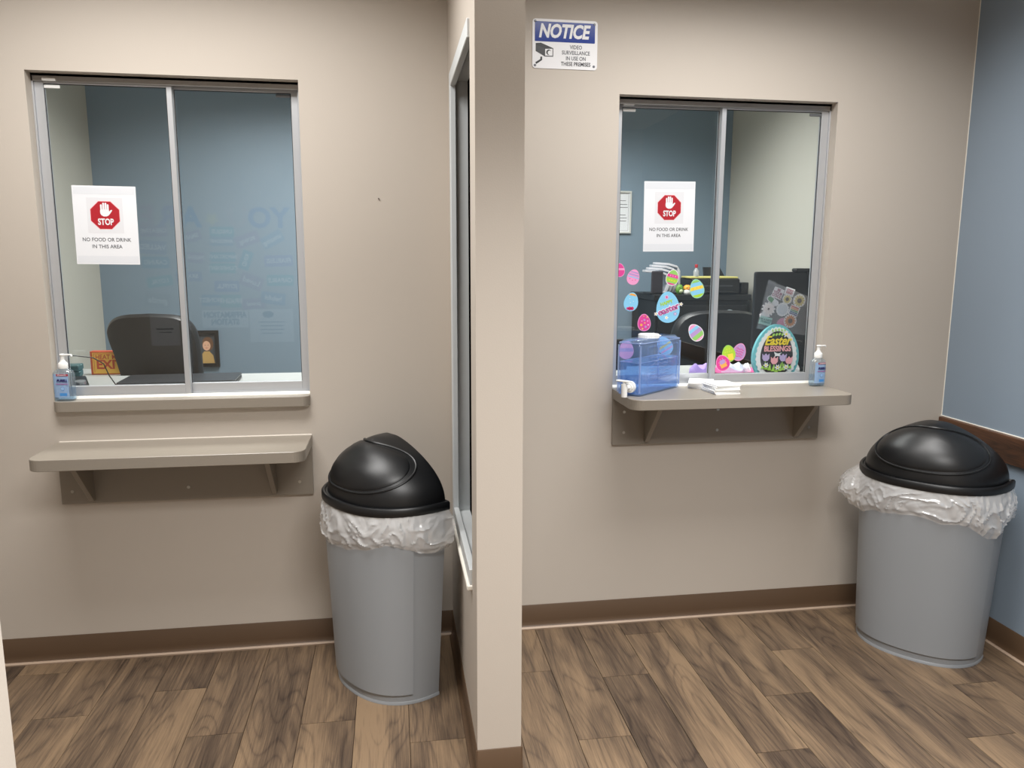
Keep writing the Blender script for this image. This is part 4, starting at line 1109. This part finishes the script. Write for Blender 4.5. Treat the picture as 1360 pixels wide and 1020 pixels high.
b = MB(); b.poly([(-0.016, CI - 0.014), (-0.010, CI - 0.030), (-0.014, CI - 0.036), (-0.004, CI - 0.032), (0.012, CI - 0.034), (0.010, CI - 0.026), (0.020, CI - 0.018), (0.004, CI - 0.022), (-0.004, CI - 0.020)][::-1], 0.010, 0.012, M_SIGNW); b.build('butterfly', None, t)

# clear bag with die-cut stickers, hanging inside the glass
t = thing('clear_bag', 'clear plastic bag of stickers hanging inside the right window above the egg plaque', 'bag', (0, 0.175, 0), FACE)
BAG = [(1.352, 1.235), (1.60, 1.20), (1.64, 1.352), (1.395, 1.445)]
b = MB(); b.poly(BAG, 0.000, 0.0008); b.build('back_sheet', clear_mat('bag_film', (240, 240, 242), base=0.05, gloss_rough=0.12, body=0.05, body_rgb=(230, 230, 232), bump=0.6, bscale=25), t)
b = MB(); b.poly([(x, y) for x, y in BAG], 0.012, 0.0128); b.build('front_sheet', MATS['bag_film'], t)
MB().poly([(1.388, 1.432), (1.422, 1.420), (1.428, 1.436), (1.394, 1.448)], 0.0128, 0.0136).build('hang_tab', MATS['bag_film'], t)
def die(label, pieces, txt=None):
    b = MB()
    for pts, z, m in pieces:
        if sum(pts[i - 1][0] * pts[i][1] - pts[i][0] * pts[i - 1][1] for i in range(len(pts))) < 0: pts = pts[::-1]
        b.poly(pts, z, z + 0.0004, m)
    o = b.build('die_cut_sticker', None, None, loc=(0, 0.172, 0), rot=FACE)
    tag(o, label, 'sticker', 'stickers in the clear bag')
    if txt: text('sticker_lettering', txt[0], txt[1], mat('sticker_' + txt[5], txt[6], 0.5), o, (txt[2], txt[3], 0.0022), (0, 0, R(txt[4])), bold=0.0004, line=0.85)
    return o
def rot_rect(cx, cy, w_, h, a):
    c, s = math.cos(R(a)), math.sin(R(a))
    return [(cx + x * c - y * s, cy + x * s + y * c) for x, y in ((-w_ / 2, -h / 2), (w_ / 2, -h / 2), (w_ / 2, h / 2), (-w_ / 2, h / 2))]
def petals(cx, cy, r, n, d=0.16): return [(cx + r * (1 - d + d * math.cos(n * a)) * math.cos(a), cy + r * (1 - d + d * math.cos(n * a)) * math.sin(a)) for a in [i * 2 * PI / 60 for i in range(60)]]
SW = M_SIGNW
sf_y, sf_o, sf_b = mat('sunflower_yellow', (206, 190, 110), 0.5), mat('sunflower_orange', (206, 130, 62), 0.5), mat('sunflower_brown', (74, 52, 36), 0.5)
die('white square sticker with red and blue words at the top of the bag', [(rot_rect(1.442, 1.388, 0.048, 0.046, -22), 0.001, SW)], ('BE\nYOUR\nCOOL', 0.016, 1.442, 1.388, -22, 'words', (150, 50, 90)))
die('white sticker with small pink words, right of the square word sticker', [(rot_rect(1.497, 1.394, 0.044, 0.034, -18), 0.001, SW)], ('STAY\nKIND', 0.013, 1.497, 1.394, -18, 'pink_words', (196, 90, 110)))
die('small yellow sunflower sticker between the two word stickers', [(circ(1.487, 1.362, 0.022, 24), 0.0016, SW), (petals(1.487, 1.362, 0.020, 12), 0.002, sf_y), (circ(1.487, 1.362, 0.008, 14), 0.0024, sf_b)])
die('larger yellow sunflower sticker cut off by the window stile', [(circ(1.545, 1.355, 0.029, 24), 0.001, SW), (petals(1.545, 1.355, 0.027, 12), 0.0014, sf_y), (circ(1.545, 1.355, 0.011, 14), 0.0018, sf_b)])
c_, s_ = math.cos(R(-35)), math.sin(R(-35))
pill = lambda k: [(1.421 + (x * c_ - y * s_), 1.355 + (x * s_ + y * c_)) for x, y in rrect(-0.030 + k, -0.013 + k, 0.030 - k, 0.013 - k, 0.0125 - k, 5)]
pillg = [(1.421 + (x * c_ - y * s_), 1.355 + (x * s_ + y * c_)) for x, y in rrect(-0.027, -0.010, 0.0, 0.010, 0.0095, 5, (1, 0, 0, 1))]
die('green and white pill-shaped sticker in the bag', [(pill(0), 0.001, SW), (pillg, 0.0016, mat('pill_green', (92, 148, 104), 0.5))])
die('white daisy sticker at the left of the bag', [(petals(1.403, 1.320, 0.033, 12, 0.12), 0.001, SW), (petals(1.403, 1.320, 0.030, 12, 0.2), 0.0014, mat('daisy_cream', (236, 226, 222), 0.5)), (circ(1.403, 1.320, 0.005, 10), 0.002, sf_b)])
die('round white badge sticker with scalloped rim in the middle of the bag', [(petals(1.468, 1.317, 0.031, 16, 0.05), 0.0018, SW), (circ(1.468, 1.317, 0.023, 24), 0.0022, mat('badge_grey', (206, 212, 218), 0.5))], ('YOU GOT\nTHIS', 0.009, 1.468, 1.317, 0, 'grey_words', (90, 110, 120)))
die('striped rainbow sticker right of the round badge', [(rot_rect(1.523, 1.311, 0.046, 0.044, -22), 0.001, SW)] + [(rot_rect(1.523 + 0.0052 * k * 0.37 * 1, 1.311 + 0.0075 * k, 0.038, 0.006, -22), 0.0015, mat('stripe_%d' % k, c, 0.5)) for k, c in ((2, (200, 90, 80)), (1, (220, 160, 90)), (0, (110, 160, 110)), (-1, (70, 120, 150)), (-2, (90, 90, 140)))])
die('mint green word sticker just above the egg plaque', [(rot_rect(1.392, 1.268, 0.058, 0.036, -14), 0.001, mat('mint_print', (170, 214, 204), 0.5))], ('BE A NICE\nHUMAN', 0.012, 1.392, 1.268, -14, 'teal_words', (60, 120, 116)))
die('white mountain-shaped sticker above the mint word sticker', [([(1.362, 1.298), (1.378, 1.306), (1.392, 1.296), (1.406, 1.300), (1.412, 1.286), (1.365, 1.284)], 0.0006, SW)])
die('round pink sticker behind the orange sunflower', [(circ(1.473, 1.252, 0.028, 24), 0.001, mat('sticker_rose', (214, 140, 168), 0.5))])
die('orange sunflower sticker low in the bag', [(circ(1.507, 1.267, 0.030, 24), 0.0016, SW), (petals(1.507, 1.267, 0.028, 14), 0.002, sf_o), (circ(1.507, 1.267, 0.011, 14), 0.0024, sf_b)])

# pink tray with folded cloths
t = thing('pink_tray', 'pink plastic tray on the worktop inside the right window', 'tray', (1.315, 0.30, 1.0))
b = MB(); b.loft([[(x, y, z) for x, y in rrect(-0.095 - k, -0.07 - k, 0.095 + k, 0.07 + k, 0.025, 5)] for z, k in ((0.0, 0), (0.032, 0.012), (0.036, 0.018), (0.033, 0.010), (0.006, -0.003))], None, True, True)
b.build('tray', mat('hot_pink_plastic', (240, 116, 176), 0.4), t, smooth=True)
def cloth(lab, loc, rz, a, b_, h, c):
    bb = MB(); rings = []
    for j, (z, k) in enumerate(((0, 0.9), (h * .3, 1.0), (h * .75, 0.95), (h, 0.6))):
        rings.append([(a * k * math.cos(u) * (1 + .12 * math.sin(3 * u)), b_ * k * math.sin(u) * (1 + .1 * math.cos(2 * u)), z * (1 + .25 * math.sin(2 * u + 1))) for u in [i * 2 * PI / 24 for i in range(24)]])
    o = bb.loft(rings).build('folded_cloth', mat('cloth_' + c, dict(grey=(206, 214, 230), white=(236, 236, 240), lilac=(176, 150, 226), pink=(236, 160, 214))[c], 0.8), None, smooth=True, loc=loc, rot=(0, 0, rz))
    return tag(o, lab, 'cloth', 'cloths around the pink tray')
cloth('pale grey folded cloth lying in the pink tray', (1.315, 0.30, 1.0065), 0.1, 0.050, 0.045, 0.050, 'grey')
cloth('white crumpled cloth in the pink tray beside the egg plaque', (1.383, 0.31, 1.0068), 0.0, 0.014, 0.04, 0.046, 'white')
cloth('lilac and pink soft pouch left of the pink tray', (1.155, 0.30, 1.0), 0.0, 0.048, 0.03, 0.055, 'lilac')
cloth('white crumpled cloth at the right end of the worktop by the stile', (1.60, 0.30, 1.0), 0.3, 0.035, 0.04, 0.060, 'white')
o = MB().poly([(-0.09, -0.06), (0.09, -0.06), (0.09, 0.06), (-0.09, 0.06)], 0, 0.004).build('clipboard', mat('slate_board', (80, 84, 86), 0.5), None, bevel=0.001, loc=(1.02, 0.30, 1.0), rot=(0, 0, 0.2))
tag(o, 'dark grey clipboard lying on the worktop behind the jug', 'clipboard')
o = MB().tube([(0, 0, 0), (0.05, 0, 0), (0.10, 0, 0.0)], 0.006, 8).build('pen', mat('pen_silver', (200, 202, 206), 0.25, metal=0.8), None, smooth=True, loc=(0.93, 0.30, 1.0062), rot=(0, 0, 0.3))
tag(o, 'silver pen on the worktop behind the jug', 'pen')

# ------------------------------------------------------------------ affirmation display on the wing wall, seen reflected in the left window
WROT = (PI / 2, 0, PI)
AFF = [  # word, x, z, width, height, tilt, colour, ink
    ('UNIQUE', -1.26, 1.693, .145, .062, 0, (40, 150, 150), 1), ('AWESOME', -1.264, 1.634, .145, .055, 0, (90, 120, 150), 1), ('IMPORTANT', -1.262, 1.538, .155, .060, 0, (46, 140, 150), 1), ('CONFIDENT', -1.266, 1.468, .155, .060, 0, (40, 150, 130), 1),
    ('FEARLESS', -.925, 1.515, .175, .070, 2, (110, 80, 170), 1), ('CAPABLE', -.92, 1.392, .165, .070, 0, (40, 150, 140), 1), ('VALUED', -1.66, 1.595, .165, .080, -3, (120, 110, 150), 1), ('CREATIVE', -1.648, 1.693, .160, .065, 2, (150, 90, 120), 1),
    ('CARING', -1.648, 1.503, .160, .070, 0, (60, 120, 150), 1), ('LOYAL', -1.63, 1.388, .150, .065, 8, (60, 150, 140), 1), ('FRIENDLY', -1.452, 1.535, .150, .065, -4, (150, 90, 120), 1), ('BRAVE', -1.464, 1.418, .140, .062, 0, (110, 90, 150), 1),
    ('JOYFUL', -1.247, 1.355, .150, .070, 0, (90, 80, 160), 1), ('Loved', -1.097, 1.385, .140, .085, -22, (150, 90, 120), 1), ('strong', -1.11, 1.645, .150, .075, 20, (150, 90, 130), 1), ('amazing', -.958, 1.648, .140, .075, 28, (90, 130, 170), 1),
    ('KIND', -1.125, 1.518, .120, .065, 70, (40, 140, 150), 1), ('helpful', -.968, 1.278, .150, .075, -8, (80, 110, 160), 1), ('proud', -1.09, 1.245, .140, .065, 4, (150, 90, 130), 1), ('SMART', -1.45, 1.66, .130, .065, 15, (140, 80, 120), 1),
    ('BRIGHT', -1.23, 1.262, .130, .080, 0, (70, 150, 120), 1), ('HONEST', -1.35, 1.268, .110, .070, 0, (60, 110, 150), 1), ('gentle', -1.65, 1.27, .150, .090, -6, (150, 130, 100), 1)]
M_CARDTX = mat('card_white_text', (240, 240, 240), 0.6)
for wd, x, z, cw, ch, tl, c, ink in AFF:
    t = thing('word_card', 'affirmation card lettered ' + wd.lower() + ', mirrored in the glass of the left window', 'card', (x, WING_Y, z), (PI / 2, R(tl), PI), 'affirmation cards reflected in the left window')
    MB().poly(rrect(-cw / 2, -ch / 2, cw / 2, ch / 2, 0.008, 3), 0.0003, 0.001).build('card', mat('card_%d_%d_%d' % c, tuple(int(60 + v * 0.76) for v in c), 0.6), t)
    text('card_lettering', wd, ch * 0.55, M_CARDTX, t, (0, 0, 0.0014), sx=0.95, bold=0.0012)
for ch, x, c in (('Y', -0.905, (80, 100, 180)), ('O', -1.03, (90, 110, 190)), ('U', -1.16, (200, 180, 170)), ('A', -1.44, (70, 120, 190)), ('R', -1.56, (150, 130, 180)), ('E', -1.68, (190, 150, 160))):
    o = thing('wall_letter', 'large letter %s of the affirmation heading mirrored in the left window' % ch, 'letter', (x, WING_Y, 1.775), WROT, 'heading letters reflected in the left window')
    text('letter', ch, 0.17, mat('letter_%d_%d_%d' % c, c, 0.6), o, (0, 0, 0.003), bold=0.006, depth=0.002)
o = MB().poly([(0.045 * (1 if i % 2 else 0.55) * math.cos(R(90 + 36 * i)), 0.045 * (1 if i % 2 else 0.55) * math.sin(R(90 + 36 * i))) for i in range(10)], 0.0003, 0.003).build('wall_star', mat('star_yellow', (220, 210, 120), 0.6), None, loc=(-1.315, WING_Y, 1.77), rot=WROT)
tag(o, 'yellow star between the heading letters mirrored in the left window', 'star')
t = thing('station_sheet', 'white sheet lettered Affirmation Station mirrored low in the left window', 'sheet', (-1.268, WING_Y, 1.150), WROT)
MB().box((-0.140, -0.055, 0.0003), (0.140, 0.055, 0.001)).build('sheet', M_PAPER, t)
text('sheet_lettering', 'AFFIRMATION\nSTATION', 0.050, mat('slate_ink', (60, 80, 96), 0.6), t, (0, 0.002, 0.0013), sx=0.82, bold=0.002, line=0.9)
t = thing('instruction_sheet', 'white sheet with a picture and lines of print mirrored at right in the left window', 'sheet', (-0.985, WING_Y, 1.105), WROT)
MB().box((-0.135, -0.105, 0.0003), (0.135, 0.105, 0.001)).build('sheet', M_PAPER, t)
b = MB()
for k, ww in enumerate((0.08, 0.07, 0.075, 0.06)): b.box((-ww, 0.02 - 0.024 * k, 0.001), (ww, 0.026 - 0.024 * k, 0.0013))
b.poly(circ(0.02, 0.072, 0.035, 16, 0.022), 0.001, 0.0013)
b.build('sheet_print', mat('slate_ink'), t)
t = thing('plain_sheet', 'white sheet mirrored over the black leather chair in the left window', 'sheet', (-1.62, WING_Y, 1.09), WROT)
MB().box((-0.085, -0.1, 0.0003), (0.085, 0.1, 0.001)).build('sheet', M_PAPER, t)
b = MB(); b.box((-0.05, 0.0, 0.001), (0.05, 0.008, 0.0013)); b.box((-0.04, -0.02, 0.001), (0.04, -0.014, 0.0013)); b.build('sheet_print', mat('slate_ink'), t)

# small nail left in the wall
o = MB().cyl((-0.262, 0, 1.752), (-0.262, -0.006, 1.752), 0.0022, 8).build('nail', mat('dark_nail', (60, 52, 46), 0.5, metal=0.5), None)
tag(o, 'tiny nail in the beige wall right of the left window', 'nail')
